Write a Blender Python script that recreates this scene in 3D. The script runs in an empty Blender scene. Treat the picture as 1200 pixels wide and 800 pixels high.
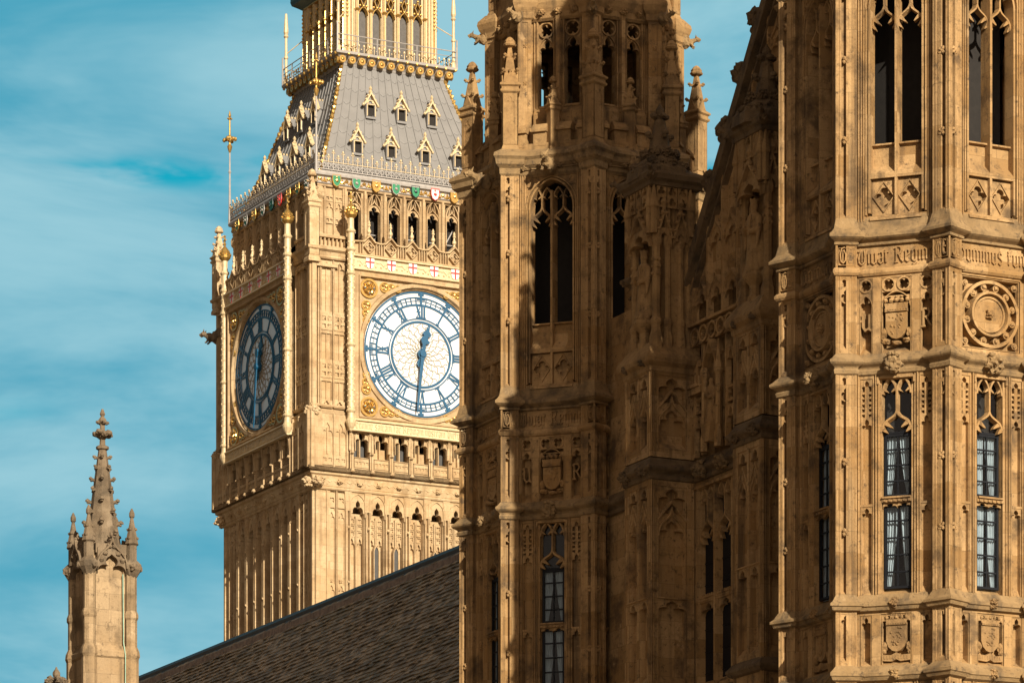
import bpy, math, random
from mathutils import Vector, Matrix, noise
random.seed(11)
R = math.radians
scene = bpy.context.scene
COL = scene.collection

# ------------------------------------------------------------------ camera, sky, sun, exposure
cam_d = bpy.data.cameras.new('camera')
cam = bpy.data.objects.new('camera', cam_d)
COL.objects.link(cam)
cam.location = (0, 0, 1.6)
cam.rotation_euler = (R(90), 0, 0)
cam_d.sensor_width = 36
cam_d.lens = 36 * 4750 / 1200
cam_d.shift_y = (1550 - 400) / 1200
cam_d.clip_start = 1
cam_d.clip_end = 6000
scene.camera = cam

SUN_AZ, SUN_EL = R(-66.5), R(23)
SUN = Vector((math.cos(SUN_AZ) * math.cos(SUN_EL), math.sin(SUN_AZ) * math.cos(SUN_EL), math.sin(SUN_EL)))

world = bpy.data.worlds.new('World')
scene.world = world
world.use_nodes = True
wn = world.node_tree.nodes
wl = world.node_tree.links
bg = wn['Background']


def wnode(kind, **kw):
    n = wn.new(kind)
    for k, v in kw.items():
        setattr(n, k, v)
    return n


def wmath(op, a, b=None, c=None):
    n = wnode('ShaderNodeMath', operation=op)
    for i, x in enumerate((a, b, c)):
        if x is None:
            continue
        if isinstance(x, (int, float)):
            n.inputs[i].default_value = x
        else:
            wl.new(x, n.inputs[i])
    return n.outputs[0]


def wmix(fac, a, b, blend='MIX'):
    n = wnode('ShaderNodeMix', data_type='RGBA', blend_type=blend)
    for i, x in ((0, fac), (6, a), (7, b)):
        if isinstance(x, (int, float)):
            n.inputs[i].default_value = x
        elif isinstance(x, tuple):
            n.inputs[i].default_value = (*x, 1)
        else:
            wl.new(x, n.inputs[i])
    return n.outputs[2]


sky = wnode('ShaderNodeTexSky', sky_type='NISHITA', sun_disc=False)
sky.sun_elevation = SUN_EL
sky.sun_rotation = R(156.5)
sky.air_density = 1.0
sky.dust_density = 0.5
sky.ozone_density = 3.0
tc = wnode('ShaderNodeTexCoord')
sep = wnode('ShaderNodeSeparateXYZ')
wl.new(tc.outputs['Generated'], sep.inputs[0])
hz = wmath('MAXIMUM', wmath('SQRT', wmath('ADD', wmath('MULTIPLY', sep.outputs[0], sep.outputs[0]), wmath('MULTIPLY', sep.outputs[1], sep.outputs[1]))), 0.05)
azim = wmath('ARCTAN2', sep.outputs[0], sep.outputs[1])
elev = wmath('ARCTAN2', sep.outputs[2], hz)


def wnoise(su, sv, off, detail, rough=0.55, dist=0.0):
    cb = wnode('ShaderNodeCombineXYZ')
    wl.new(wmath('MULTIPLY', azim, su), cb.inputs[0])
    wl.new(wmath('MULTIPLY', elev, sv), cb.inputs[1])
    cb.inputs[2].default_value = off
    n = wnode('ShaderNodeTexNoise')
    n.inputs['Scale'].default_value = 1
    n.inputs['Detail'].default_value = detail
    n.inputs['Roughness'].default_value = rough
    n.inputs['Distortion'].default_value = dist
    wl.new(cb.outputs[0], n.inputs['Vector'])
    return n.outputs[0]


def wramp(x, a, b):
    n = wnode('ShaderNodeMapRange', interpolation_type='SMOOTHSTEP')
    n.inputs[1].default_value = a
    n.inputs[2].default_value = b
    wl.new(x, n.inputs[0])
    return n.outputs[0]


clear = wmix(1.0, sky.outputs[0], (0.03, 0.92, 0.78), 'MULTIPLY')
veil = wramp(wnoise(7, 21, 3.1, 6, 0.56, 0.35), 0.36, 0.64)
# a long rift in the veil, low in the sky, and a few thinner ones
wob = wmath('MULTIPLY_ADD', wnoise(14, 22, 21.3, 3), 0.016, -0.2835)
band = wmath('SUBTRACT', 1.0, wramp(wmath('ABSOLUTE', wmath('ADD', elev, wob)), 0.0008, 0.0055))
rift = wmath('MULTIPLY', band, wramp(wnoise(13, 60, 5.2, 5, 0.55, 0.4), 0.38, 0.52))
thin = wmath('MULTIPLY', wramp(wnoise(6, 26, 30.1, 4, 0.55, 0.5), 0.60, 0.78), 0.30)
wisp = wmath('SUBTRACT', 1.0, wmath('MAXIMUM', rift, thin))
haze_c = wmix(veil, (0.55, 3.05, 4.30), (2.6, 4.95, 5.75))
cov = wmath('MULTIPLY', 0.98, wisp)
front = wmix(cov, clear, haze_c)
# unseen broken cloud, tinted warm and added overhead and behind as fill light
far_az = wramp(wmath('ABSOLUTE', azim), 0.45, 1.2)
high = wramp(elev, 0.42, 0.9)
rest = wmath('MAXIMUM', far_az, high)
fill_cloud = wramp(wnoise(2.2, 4.0, 1.3, 5), 0.35, 0.6)
dome = wmix(wmath('ADD', wmath('MULTIPLY', fill_cloud, 0.6), 0.3), wmix(1.0, sky.outputs[0], (0.5, 0.42, 0.34), 'MULTIPLY'), (2.3, 1.65, 1.15))
# the added cloud is raised towards the sun, to lift shaded front faces
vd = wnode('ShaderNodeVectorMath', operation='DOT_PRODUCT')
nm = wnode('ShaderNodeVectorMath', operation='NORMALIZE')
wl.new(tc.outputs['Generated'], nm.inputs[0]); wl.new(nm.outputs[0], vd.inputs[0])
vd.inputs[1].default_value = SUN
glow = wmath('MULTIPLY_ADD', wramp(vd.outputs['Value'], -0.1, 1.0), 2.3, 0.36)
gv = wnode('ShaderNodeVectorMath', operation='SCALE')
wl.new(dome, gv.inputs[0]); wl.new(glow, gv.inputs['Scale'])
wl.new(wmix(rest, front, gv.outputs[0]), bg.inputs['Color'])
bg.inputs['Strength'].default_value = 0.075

sun_d = bpy.data.lights.new('sun', 'SUN')
sun_d.energy = 4.6
sun_d.angle = R(0.53)
sun_d.color = (1.0, 0.90, 0.74)
sun = bpy.data.objects.new('sun', sun_d)
COL.objects.link(sun)
sun.rotation_euler = SUN.to_track_quat('Z', 'Y').to_euler()
sun.location = (60, -60, 90)

scene.view_settings.view_transform = 'Standard'
scene.view_settings.look = 'None'
scene.view_settings.gamma = 1
scene.view_settings.use_curve_mapping = False
scene.view_settings.exposure = 0.68
scene.render.filter_size = 1.15
scene.cycles.max_bounces = 6
scene.cycles.diffuse_bounces = 3

# ------------------------------------------------------------------ materials


class NT:
    def __init__(s, name):
        s.m = bpy.data.materials.new(name)
        s.m.use_nodes = True
        s.t = s.m.node_tree
        s.b = s.t.nodes['Principled BSDF']

    def n(s, kind, **kw):
        x = s.t.nodes.new(kind)
        for k, v in kw.items():
            setattr(x, k, v)
        return x

    def put(s, sock, x):
        if isinstance(x, (int, float)):
            sock.default_value = x
        elif isinstance(x, tuple):
            sock.default_value = (*x, 1) if len(x) == 3 and sock.type == 'RGBA' else x
        else:
            s.t.links.new(x, sock)

    def mix(s, f, a, b, blend='MIX'):
        x = s.n('ShaderNodeMix', data_type='RGBA', blend_type=blend)
        s.put(x.inputs[0], f); s.put(x.inputs[6], a); s.put(x.inputs[7], b)
        return x.outputs[2]

    def noise(s, vec, scale, detail=4, rough=0.55):
        x = s.n('ShaderNodeTexNoise')
        s.put(x.inputs['Scale'], scale); s.put(x.inputs['Detail'], detail); s.put(x.inputs['Roughness'], rough)
        s.put(x.inputs['Vector'], vec)
        return x.outputs[0]

    def ramp(s, x, a, b, lo=0.0, hi=1.0):
        n = s.n('ShaderNodeMapRange', interpolation_type='SMOOTHSTEP')
        s.put(n.inputs[0], x)
        for i, v in ((1, a), (2, b), (3, lo), (4, hi)):
            n.inputs[i].default_value = v
        return n.outputs[0]

    def scalev(s, vec, sc):
        x = s.n('ShaderNodeMapping')
        s.put(x.inputs['Vector'], vec)
        x.inputs['Scale'].default_value = sc
        return x.outputs[0]

    def bump(s, h, strength, dist):
        x = s.n('ShaderNodeBump')
        s.put(x.inputs['Height'], h)
        x.inputs['Strength'].default_value = strength
        x.inputs['Distance'].default_value = dist
        s.t.links.new(x.outputs[0], s.b.inputs['Normal'])


def stone(name, c1, c2, warm, dirt, dirt_amt=0.5, blocks=True, bw=0.8, bh=0.38, rough=0.9, tone=0.6):
    t = NT(name)
    geo = t.n('ShaderNodeNewGeometry')
    pos = geo.outputs['Position']
    uv = t.n('ShaderNodeUVMap').outputs[0]
    if blocks:
        br = t.n('ShaderNodeTexBrick', offset=0.5)
        t.put(br.inputs['Vector'], uv)
        t.put(br.inputs['Color1'], c1); t.put(br.inputs['Color2'], c2)
        t.put(br.inputs['Mortar'], tuple(x * 0.50 for x in c1))
        t.put(br.inputs['Scale'], 1.0)
        t.put(br.inputs['Mortar Size'], 0.009)
        t.put(br.inputs['Mortar Smooth'], 0.3)
        t.put(br.inputs['Brick Width'], bw); t.put(br.inputs['Row Height'], bh)
        base = br.outputs['Color']
        sx = t.n('ShaderNodeSeparateXYZ'); t.put(sx.inputs[0], uv)

        def mt(op, a, b):
            q = t.n('ShaderNodeMath', operation=op); t.put(q.inputs[0], a); t.put(q.inputs[1], b); return q.outputs[0]
        row = mt('FLOOR', mt('DIVIDE', sx.outputs[1], bh), 0)
        col = mt('FLOOR', mt('ADD', mt('DIVIDE', sx.outputs[0], bw), mt('MULTIPLY', row, 0.5)), 0)
        cb = t.n('ShaderNodeCombineXYZ'); t.put(cb.inputs[0], col); t.put(cb.inputs[1], row)
        wn_ = t.n('ShaderNodeTexWhiteNoise', noise_dimensions='2D'); t.put(wn_.inputs['Vector'], cb.outputs[0])
        base = t.mix(t.ramp(wn_.outputs[0], 0.45, 1.0, 0, tone), base, tuple(c * 0.66 for c in warm))
        base = t.mix(t.ramp(wn_.outputs[0], 0.35, 0.0, 0, tone * 0.8), base, tuple(min(c * 1.22, 0.8) for c in c1))
    else:
        base = t.mix(t.ramp(t.noise(pos, 2.3, 3), 0.35, 0.65), c1, c2)
    base = t.mix(t.ramp(t.noise(pos, 0.55, 5, 0.6), 0.42, 0.72, 0, 0.75), base, warm)
    fine = t.noise(pos, 14, 6, 0.7)
    base = t.mix(t.ramp(fine, 0.28, 0.72, 0.0, 0.42), base, tuple(x * 0.62 for x in c1))
    streak = t.noise(t.scalev(pos, (2.6, 2.6, 0.16)), 1.0, 5, 0.6)
    blot = t.noise(pos, 1.1, 6, 0.65)
    base = t.mix(t.ramp(streak, 0.50, 0.74, 0, dirt_amt), base, dirt)
    base = t.mix(t.ramp(blot, 0.47, 0.72, 0, min(dirt_amt * 1.1, 0.95)), base, dirt)
    speck = t.noise(pos, 5.5, 6, 0.75)
    base = t.mix(t.ramp(speck, 0.53, 0.70, 0, min(dirt_amt * 1.1, 0.95)), base, dirt)
    base = t.mix(t.ramp(t.noise(pos, 1.9, 5, 0.7), 0.60, 0.72, 0, 0.45), base, tuple(min(x * 1.25 + 0.03, 0.8) for x in c1))
    t.put(t.b.inputs['Base Color'], base)
    t.put(t.b.inputs['Roughness'], rough)
    t.put(t.b.inputs['Specular IOR Level'], 0.15)
    t.bump(t.noise(pos, 22, 8, 0.75), 0.8, 0.03)
    return t.m


def plain(name, c, rough=0.6, metal=0.0, var=0.25, scale=6.0, c2=None):
    t = NT(name)
    pos = t.n('ShaderNodeNewGeometry').outputs['Position']
    base = t.mix(t.ramp(t.noise(pos, scale, 5), 0.3, 0.7), c, c2 or tuple(x * (1 - var) for x in c))
    t.put(t.b.inputs['Base Color'], base)
    t.put(t.b.inputs['Roughness'], rough)
    t.put(t.b.inputs['Metallic'], metal)
    t.bump(t.noise(pos, 30, 4), 0.2, 0.01)
    return t.m


M = {}
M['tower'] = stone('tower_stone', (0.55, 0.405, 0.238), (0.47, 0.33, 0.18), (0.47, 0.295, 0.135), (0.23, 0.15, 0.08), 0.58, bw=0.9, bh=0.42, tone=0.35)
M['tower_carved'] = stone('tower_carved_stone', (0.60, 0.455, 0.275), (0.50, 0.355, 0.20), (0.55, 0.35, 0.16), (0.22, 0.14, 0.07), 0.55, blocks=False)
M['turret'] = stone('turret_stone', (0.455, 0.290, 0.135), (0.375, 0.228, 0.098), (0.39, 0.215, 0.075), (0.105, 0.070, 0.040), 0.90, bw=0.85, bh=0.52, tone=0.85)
M['carved'] = stone('carved_stone', (0.40, 0.25, 0.11), (0.31, 0.19, 0.085), (0.36, 0.20, 0.075), (0.10, 0.066, 0.036), 0.7, blocks=False)
M['string'] = stone('sooty_string_stone', (0.34, 0.225, 0.11), (0.27, 0.175, 0.082), (0.29, 0.18, 0.075), (0.085, 0.062, 0.04), 0.85, blocks=False)
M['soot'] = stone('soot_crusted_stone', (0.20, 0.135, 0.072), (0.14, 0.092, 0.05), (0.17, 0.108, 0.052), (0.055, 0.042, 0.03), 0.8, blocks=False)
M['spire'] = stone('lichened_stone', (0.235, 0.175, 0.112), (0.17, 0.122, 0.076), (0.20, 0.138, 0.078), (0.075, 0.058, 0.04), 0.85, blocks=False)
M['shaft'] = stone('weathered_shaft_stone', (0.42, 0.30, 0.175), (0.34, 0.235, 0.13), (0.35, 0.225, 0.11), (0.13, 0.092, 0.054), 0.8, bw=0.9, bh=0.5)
M['far'] = stone('far_stone', (0.36, 0.26, 0.15), (0.30, 0.21, 0.12), (0.33, 0.22, 0.10), (0.12, 0.09, 0.05), 0.6)
M['mortar'] = plain('ridge_mortar', (0.30, 0.22, 0.17), 0.9, 0, 0.45, 5)
M['dark'] = plain('painted_dark_interior', (0.022, 0.018, 0.015), 0.95)  # shade of the rooms put into the colour as near-black
M['slate_roof'] = plain('iron_roof_plate', (0.195, 0.186, 0.176), 0.55, 0.0, 0.12, 1.2)
M['lead'] = plain('lead_grey', (0.34, 0.31, 0.28), 0.5, 0.0, 0.2, 4)
M['leaddark'] = plain('dark_iron', (0.05, 0.047, 0.043), 0.5, 0.0, 0.3, 4)
M['gold'] = plain('gilding', (0.66, 0.41, 0.12), 0.28, 0.75, 0.25, 9)
M['palegold'] = plain('pale_gilt_stone', (0.62, 0.475, 0.27), 0.5, 0.1, 0.22, 7)
M['opal'] = plain('opal_glass', (0.68, 0.69, 0.69), 0.12, 0.0, 0.05, 1.5)
M['opal'].node_tree.nodes['Principled BSDF'].inputs['IOR'].default_value = 2.3
M['blue'] = plain('prussian_blue_paint', (0.004, 0.080, 0.170), 0.4, 0.0, 0.2)
M['bronze'] = plain('bronze_glazing_bar', (0.24, 0.18, 0.09), 0.5, 0.1)
M['white'] = plain('white_paint', (0.78, 0.74, 0.68), 0.5, 0, 0.08)
M['red'] = plain('red_paint', (0.62, 0.035, 0.03), 0.5, 0, 0.15)
M['green'] = plain('green_paint', (0.015, 0.21, 0.09), 0.4, 0, 0.2)
M['navy'] = plain('dark_green_blue_paint', (0.012, 0.05, 0.045), 0.4)
M['frame'] = plain('black_window_paint', (0.012, 0.013, 0.016), 0.4)
M['frame'].node_tree.nodes['Principled BSDF'].inputs['Specular IOR Level'].default_value = 0.15
M['curtain'] = plain('net_curtain', (0.40, 0.46, 0.49), 0.9, 0, 0.25, 3)
M['ground'] = plain('paving', (0.15, 0.11, 0.07), 0.9, 0, 0.3, 0.4)
M['asphalt'] = plain('asphalt', (0.055, 0.052, 0.05), 0.9, 0, 0.3, 2)
M['lamp'] = plain('louvre_grey', (0.10, 0.09, 0.08), 0.7)


def slate_mat():
    t = NT('hall_slate')
    pos = t.n('ShaderNodeNewGeometry').outputs['Position']
    rnd = t.n('ShaderNodeNewGeometry').outputs['Random Per Island']
    base = t.mix(rnd, (0.15, 0.115, 0.075), (0.42, 0.32, 0.205))
    base = t.mix(t.ramp(t.noise(pos, 0.5, 6, 0.6), 0.45, 0.75, 0, 0.6), base, (0.13, 0.110, 0.055))
    base = t.mix(t.ramp(t.noise(pos, 9, 5), 0.55, 0.8, 0, 0.6), base, (0.03, 0.025, 0.02))
    t.put(t.b.inputs['Base Color'], base)
    t.put(t.b.inputs['Roughness'], 0.75)
    t.bump(t.noise(pos, 18, 6), 0.6, 0.02)
    return t.m


M['slate'] = slate_mat()


def glass_mat():
    t = NT('window_glass')
    out = t.t.nodes['Material Output']
    tr = t.n('ShaderNodeBsdfTransparent'); tr.inputs[0].default_value = (0.92, 0.94, 0.95, 1)
    gl = t.n('ShaderNodeBsdfGlossy'); gl.inputs['Roughness'].default_value = 0.03
    fr = t.n('ShaderNodeFresnel'); fr.inputs[0].default_value = 1.55
    mx = t.n('ShaderNodeMixShader')
    bf = t.n('ShaderNodeNewGeometry')
    iv = t.n('ShaderNodeMath', operation='SUBTRACT'); iv.inputs[0].default_value = 1.0; t.t.links.new(bf.outputs['Backfacing'], iv.inputs[1])
    fm = t.n('ShaderNodeMath', operation='MULTIPLY'); t.t.links.new(fr.outputs[0], fm.inputs[0]); t.t.links.new(iv.outputs[0], fm.inputs[1])
    t.t.links.new(fm.outputs[0], mx.inputs[0]); t.t.links.new(tr.outputs[0], mx.inputs[1]); t.t.links.new(gl.outputs[0], mx.inputs[2])
    t.t.links.new(mx.outputs[0], out.inputs[0])
    return t.m


M['glass'] = glass_mat()

# ------------------------------------------------------------------ mesh building helpers
ORG = {}


class Fr:
    """A vertical face: a runs along it, d out of it, z up."""
    def __init__(s, ox, oy, ang, oz=0.0):
        s.n = (math.cos(ang), math.sin(ang))
        s.t = (-s.n[1], s.n[0])
        s.o = (ox, oy, oz)

    def P(s, a, d, z):
        return (s.o[0] + s.t[0] * a + s.n[0] * d, s.o[1] + s.t[1] * a + s.n[1] * d, s.o[2] + z)

    def sub(s, a, d, z=0.0, turn=0.0):
        p = s.P(a, d, z)
        return Fr(p[0], p[1], math.atan2(s.n[1], s.n[0]) + turn, p[2])


class MB:
    JIT = 0

    def __init__(s):
        s.v = []; s.f = []

    def add(s, vs, fs):
        o = len(s.v)
        s.v.extend(vs)
        s.f.extend([tuple(i + o for i in f) for f in fs])

    def box(s, F, a0, a1, d0, d1, z0, z1):
        p = [F.P(a, d, z) for z in (z0, z1) for d in (d0, d1) for a in (a0, a1)]
        s.add(p, [(0, 1, 3, 2)[::-1], (4, 5, 7, 6)[::-1], (2, 3, 7, 6), (1, 0, 4, 5), (0, 2, 6, 4), (3, 1, 5, 7)])

    def wedge(s, F, a0, a1, d0, d1, z0, z1, z2):
        """box whose top slopes from z2 (back) down to z1 (front)"""
        p = [F.P(a, d, z) for (d, z) in ((d0, z0), (d1, z0), (d1, z1), (d0, z2)) for a in (a0, a1)]
        s.add(p, [(0, 1, 3, 2), (2, 3, 5, 4), (4, 5, 7, 6), (6, 7, 1, 0), (0, 2, 4, 6), (1, 7, 5, 3)])

    def prism(s, F, pts, d0, d1, back=False):
        n = len(pts)
        MB.JIT = (MB.JIT + 1) % 7
        d1 += .0006 * MB.JIT
        vs = [F.P(a, d1, z) for a, z in pts] + [F.P(a, d0, z) for a, z in pts]
        fs = [tuple(range(n))] + [(i, i + n, (i + 1) % n + n, (i + 1) % n) for i in range(n)]
        if back:
            fs.append(tuple(range(n, 2 * n))[::-1])
        s.add(vs, fs)

    def rib(s, F, path, w, d0, d1, wf=0.45, closed=False):
        n = len(path)
        if n < 2:
            return
        MB.JIT = (MB.JIT + 1) % 7
        d1 += .0006 * MB.JIT
        rows = []
        for i in range(n):
            if closed:
                p, q, r = path[i - 1], path[i], path[(i + 1) % n]
            else:
                p, q, r = path[max(i - 1, 0)], path[i], path[min(i + 1, n - 1)]
            u1 = Vector((q[0] - p[0], q[1] - p[1])); u2 = Vector((r[0] - q[0], r[1] - q[1]))
            if u1.length < 1e-9: u1 = u2
            if u2.length < 1e-9: u2 = u1
            u1 = u1.normalized(); u2 = u2.normalized()
            m = Vector((-(u1.y + u2.y), u1.x + u2.x))
            if m.length < 1e-6:
                m = Vector((-u1.y, u1.x))
            m.normalize()
            k = 1.0 / max(0.5, m.dot(Vector((-u1.y, u1.x))))
            h = w * 0.5 * k
            rows.append([F.P(q[0] + m.x * e * h, d, q[1] + m.y * e * h) for e, d in ((-1, d0), (-wf, d1), (wf, d1), (1, d0))])
        vs = [p for r in rows for p in r]
        fs = []
        for i in range(n if closed else n - 1):
            j = (i + 1) % n
            for k in range(3):
                fs.append((4 * i + k, 4 * j + k, 4 * j + k + 1, 4 * i + k + 1))
        if not closed:
            fs.append((0, 1, 2, 3)); e = 4 * (n - 1)
            fs.append((e + 3, e + 2, e + 1, e))
        s.add(vs, fs)

    def halfp(s, F, rect, up, lo, d0, d1):
        a0, a1, z0, z1 = rect
        zm = up[0][1]
        s.prism(F, [(a0, zm)] + up + [(a1, zm), (a1, z1), (a0, z1)], d0, d1)
        s.prism(F, [(a0, z0), (a1, z0), (a1, zm)] + lo[::-1] + [(a0, zm)], d0, d1)

    def foil(s, F, rect, n, rad, d0, d1, c=0.55, rl=0.42, rot=0.0, ctr=None):
        """a plate with a foiled opening (quatrefoil for n=4)"""
        ca, cz = ctr or ((rect[0] + rect[1]) / 2, (rect[2] + rect[3]) / 2)

        def rr(t):
            k = (t - rot) / (2 * math.pi / n)
            dl = (k - round(k)) * 2 * math.pi / n
            q = max(rl * rl - (c * math.sin(dl)) ** 2, 0.0)
            return rad * (c * math.cos(dl) + math.sqrt(q))
        N = 20
        up = [(ca + rr(math.pi - math.pi * i / N) * math.cos(math.pi - math.pi * i / N), cz + rr(math.pi - math.pi * i / N) * math.sin(math.pi - math.pi * i / N)) for i in range(N + 1)]
        lo = [(ca + rr(math.pi + math.pi * i / N) * math.cos(math.pi + math.pi * i / N), cz + rr(math.pi + math.pi * i / N) * math.sin(math.pi + math.pi * i / N)) for i in range(N + 1)]
        s.halfp(F, rect, up, lo, d0, d1)

    def disc_hole(s, F, rect, ctr, r, d0, d1, N=32):
        up = [(ctr[0] - r * math.cos(math.pi * i / N), ctr[1] + r * math.sin(math.pi * i / N)) for i in range(N + 1)]
        lo = [(ctr[0] - r * math.cos(math.pi * i / N), ctr[1] - r * math.sin(math.pi * i / N)) for i in range(N + 1)]
        s.halfp(F, rect, up, lo, d0, d1)

    def head(s, F, c, b, z0, zt, d0, d1, hh=None):
        """cusped trefoil head: a plate filling [c-b,c+b] x [z0,zt] above a trefoil arch"""
        hh = hh or (zt - z0) * 0.9
        k = hh / 1.5
        pts = []
        for i in range(7):
            a = R(195 - (195 - 60) * i / 6); pts.append((-.5 + .5 * math.cos(a), .2 + .5 * math.sin(a)))
        for i in range(6):
            a = R(220 - (220 - 112) * i / 5); pts.append((.42 * math.cos(a), .95 + .42 * math.sin(a)))
        pts.append((0, 1.5))
        pts += [(-x, z) for x, z in pts[-2::-1]]
        poly = [(c + x * b, z0 + max(z, 0.0) * k) for x, z in pts]
        poly[0] = (c - b, z0); poly[-1] = (c + b, z0)
        s.prism(F, poly + [(c + b, zt), (c - b, zt)], d0, d1)

    def annulus(s, F, ctr, r0, r1, d0, d1, N=64, r1f=None, r0f=None):
        """ring; r0f / r1f: radii at the front, for a splay"""
        r0f = r0 if r0f is None else r0f; r1f = r1 if r1f is None else r1f
        vs = []
        for i in range(N):
            c, q = math.cos(2 * math.pi * i / N), math.sin(2 * math.pi * i / N)
            for r, d in ((r0, d0), (r0f, d1), (r1f, d1), (r1, d0)):
                vs.append(F.P(ctr[0] + r * c, d, ctr[1] + r * q))
        fs = []
        for i in range(N):
            j = (i + 1) % N
            for k in range(3):
                fs.append((4 * i + k, 4 * i + k + 1, 4 * j + k + 1, 4 * j + k))
        s.add(vs, fs)

    def disc(s, F, ctr, r, d0, d1, N=48):
        s.prism(F, [(ctr[0] + r * math.cos(2 * math.pi * i / N), ctr[1] + r * math.sin(2 * math.pi * i / N)) for i in range(N)], d0, d1)

    def stack(s, cx, cy, rz, n=8, rot=0.0, cap=True):
        vs = []; fs = []
        for r, z in rz:
            for i in range(n):
                a = rot + 2 * math.pi * i / n
                vs.append((cx + r * math.cos(a), cy + r * math.sin(a), z))
        for k in range(len(rz) - 1):
            for i in range(n):
                j = (i + 1) % n
                fs.append((k * n + i, k * n + j, (k + 1) * n + j, (k + 1) * n + i))
        if cap:
            fs.append(tuple(range(n))[::-1])
            fs.append(tuple(range((len(rz) - 1) * n, len(rz) * n)))
        s.add(vs, fs)

    def sweep(s, plan, prof, closed=True):
        n = len(plan)
        nor = []
        for i in range(n):
            p, q, r = plan[i - 1], plan[i], plan[(i + 1) % n]
            if not closed and i == 0: p = (2 * q[0] - r[0], 2 * q[1] - r[1])
            if not closed and i == n - 1: r = (2 * q[0] - p[0], 2 * q[1] - p[1])
            e1 = Vector((q[0] - p[0], q[1] - p[1])).normalized(); e2 = Vector((r[0] - q[0], r[1] - q[1])).normalized()
            n1 = Vector((e1.y, -e1.x)); n2 = Vector((e2.y, -e2.x))
            m = (n1 + n2)
            if m.length < 1e-6: m = n1
            m.normalize()
            nor.append(m / max(0.35, m.dot(n1)))
        k = len(prof)
        vs = [(plan[i][0] + nor[i].x * d, plan[i][1] + nor[i].y * d, z) for i in range(n) for d, z in prof]
        fs = []
        for i in range(n if closed else n - 1):
            j = (i + 1) % n
            for q in range(k - 1):
                fs.append((i * k + q, j * k + q, j * k + q + 1, i * k + q + 1))
        if not closed:
            fs.append(tuple(range(k))[::-1]); fs.append(tuple((n - 1) * k + q for q in range(k)))
        s.add(vs, fs)

    def tube(s, p, q, r0, r1=None, n=6):
        r1 = r0 if r1 is None else r1
        p = Vector(p); q = Vector(q)
        ax = (q - p).normalized()
        x = ax.orthogonal().normalized(); y = ax.cross(x)
        vs = []
        for c, r in ((p, r0), (q, r1)):
            for i in range(n):
                a = 2 * math.pi * i / n
                vs.append(tuple(c + x * r * math.cos(a) + y * r * math.sin(a)))
        fs = [(i, (i + 1) % n, (i + 1) % n + n, i + n) for i in range(n)]
        fs += [tuple(range(n))[::-1], tuple(range(n, 2 * n))]
        s.add(vs, fs)

    def ball(s, c, r, sc=(1, 1, 1), sub=1, amp=0.0, freq=3.0, ang=0.0, seed=0.0):
        vs, fs = ICO[sub]
        ca, sa = math.cos(ang), math.sin(ang)
        out = []
        for v in vs:
            k = r
            if amp:
                k = r * (1 + amp * noise.noise(Vector(v) * freq + Vector((seed, seed * 1.7, 3.1))))
            x, y, z = v[0] * sc[0] * k, v[1] * sc[1] * k, v[2] * sc[2] * k
            out.append((c[0] + x * ca - y * sa, c[1] + x * sa + y * ca, c[2] + z))
        s.add(out, fs)

    def build(s, name, mat, parent=None, smooth=False):
        xs = [v[0] for v in s.v]; ys = [v[1] for v in s.v]; zs = [v[2] for v in s.v]
        o = Vector(((min(xs) + max(xs)) / 2, (min(ys) + max(ys)) / 2, min(zs)))
        me = bpy.data.meshes.new(name)
        me.from_pydata([(v[0] - o.x, v[1] - o.y, v[2] - o.z) for v in s.v], [], s.f)
        me.materials.append(M[mat])
        uvl = me.uv_layers.new(name='UVMap')
        co = s.v
        data = [0.0] * (2 * len(me.loops))
        for p in me.polygons:
            nx, ny, nz = p.normal
            if abs(nz) > 0.8:
                for li in p.loop_indices:
                    v = co[me.loops[li].vertex_index]
                    data[2 * li] = v[0]; data[2 * li + 1] = v[1]
            else:
                h = math.hypot(nx, ny); tx, ty = -ny / h, nx / h
                off = round(math.atan2(ny, nx), 1) * 3.37
                for li in p.loop_indices:
                    v = co[me.loops[li].vertex_index]
                    data[2 * li] = v[0] * tx + v[1] * ty + off; data[2 * li + 1] = v[2]
        uvl.data.foreach_set('uv', data)
        if smooth:
            for p in me.polygons: p.use_smooth = True
        ob = bpy.data.objects.new(name, me)
        COL.objects.link(ob)
        ORG[ob.name] = o
        if parent is not None:
            ob.parent = parent
            ob.location = o - ORG.get(parent.name, Vector((0, 0, 0)))
        else:
            ob.location = o
        return ob


def make_ico():
    import bmesh
    d = {}
    for k in (1, 2, 3, 4):
        b = bmesh.new()
        bmesh.ops.create_icosphere(b, subdivisions=k, radius=1)
        b.verts.index_update()
        d[k] = ([tuple(v.co) for v in b.verts], [tuple(v.index for v in f.verts) for f in b.faces])
        b.free()
    return d


ICO = make_ico()


def thing(name, label, cat, loc, rz=0.0, group=None):
    o = bpy.data.objects.new(name, None)
    COL.objects.link(o)
    o.location = loc; o.rotation_euler = (0, 0, rz)
    o.empty_display_size = 1
    o['label'] = label; o['category'] = cat
    if group: o['group'] = group
    ORG[o.name] = Vector((0, 0, 0))
    return o


def tag(o, label, cat, group=None, kind=None):
    if label: o['label'] = label
    if cat: o['category'] = cat
    if group: o['group'] = group
    if kind: o['kind'] = kind
    return o


def copy_part(ob, ang, parent=None, shift=(0, 0, 0)):
    """copy of a part (and its sub-parts), turned about the thing's own axis"""
    c = ob.copy()
    COL.objects.link(c)
    c.parent = parent or ob.parent
    l = Matrix.Rotation(ang, 3, 'Z') @ ob.location
    c.location = l + Vector(shift)
    e = ob.rotation_euler.copy(); e.z += ang
    c.rotation_euler = e
    for ch in ob.children:
        d = ch.copy(); COL.objects.link(d); d.parent = c
    return c


def copy_thing(ob, loc, label):
    c = ob.copy(); COL.objects.link(c); c.location = loc; c['label'] = label
    for ch in ob.children:
        copy_part(ch, 0.0, c)
    return c


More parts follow.
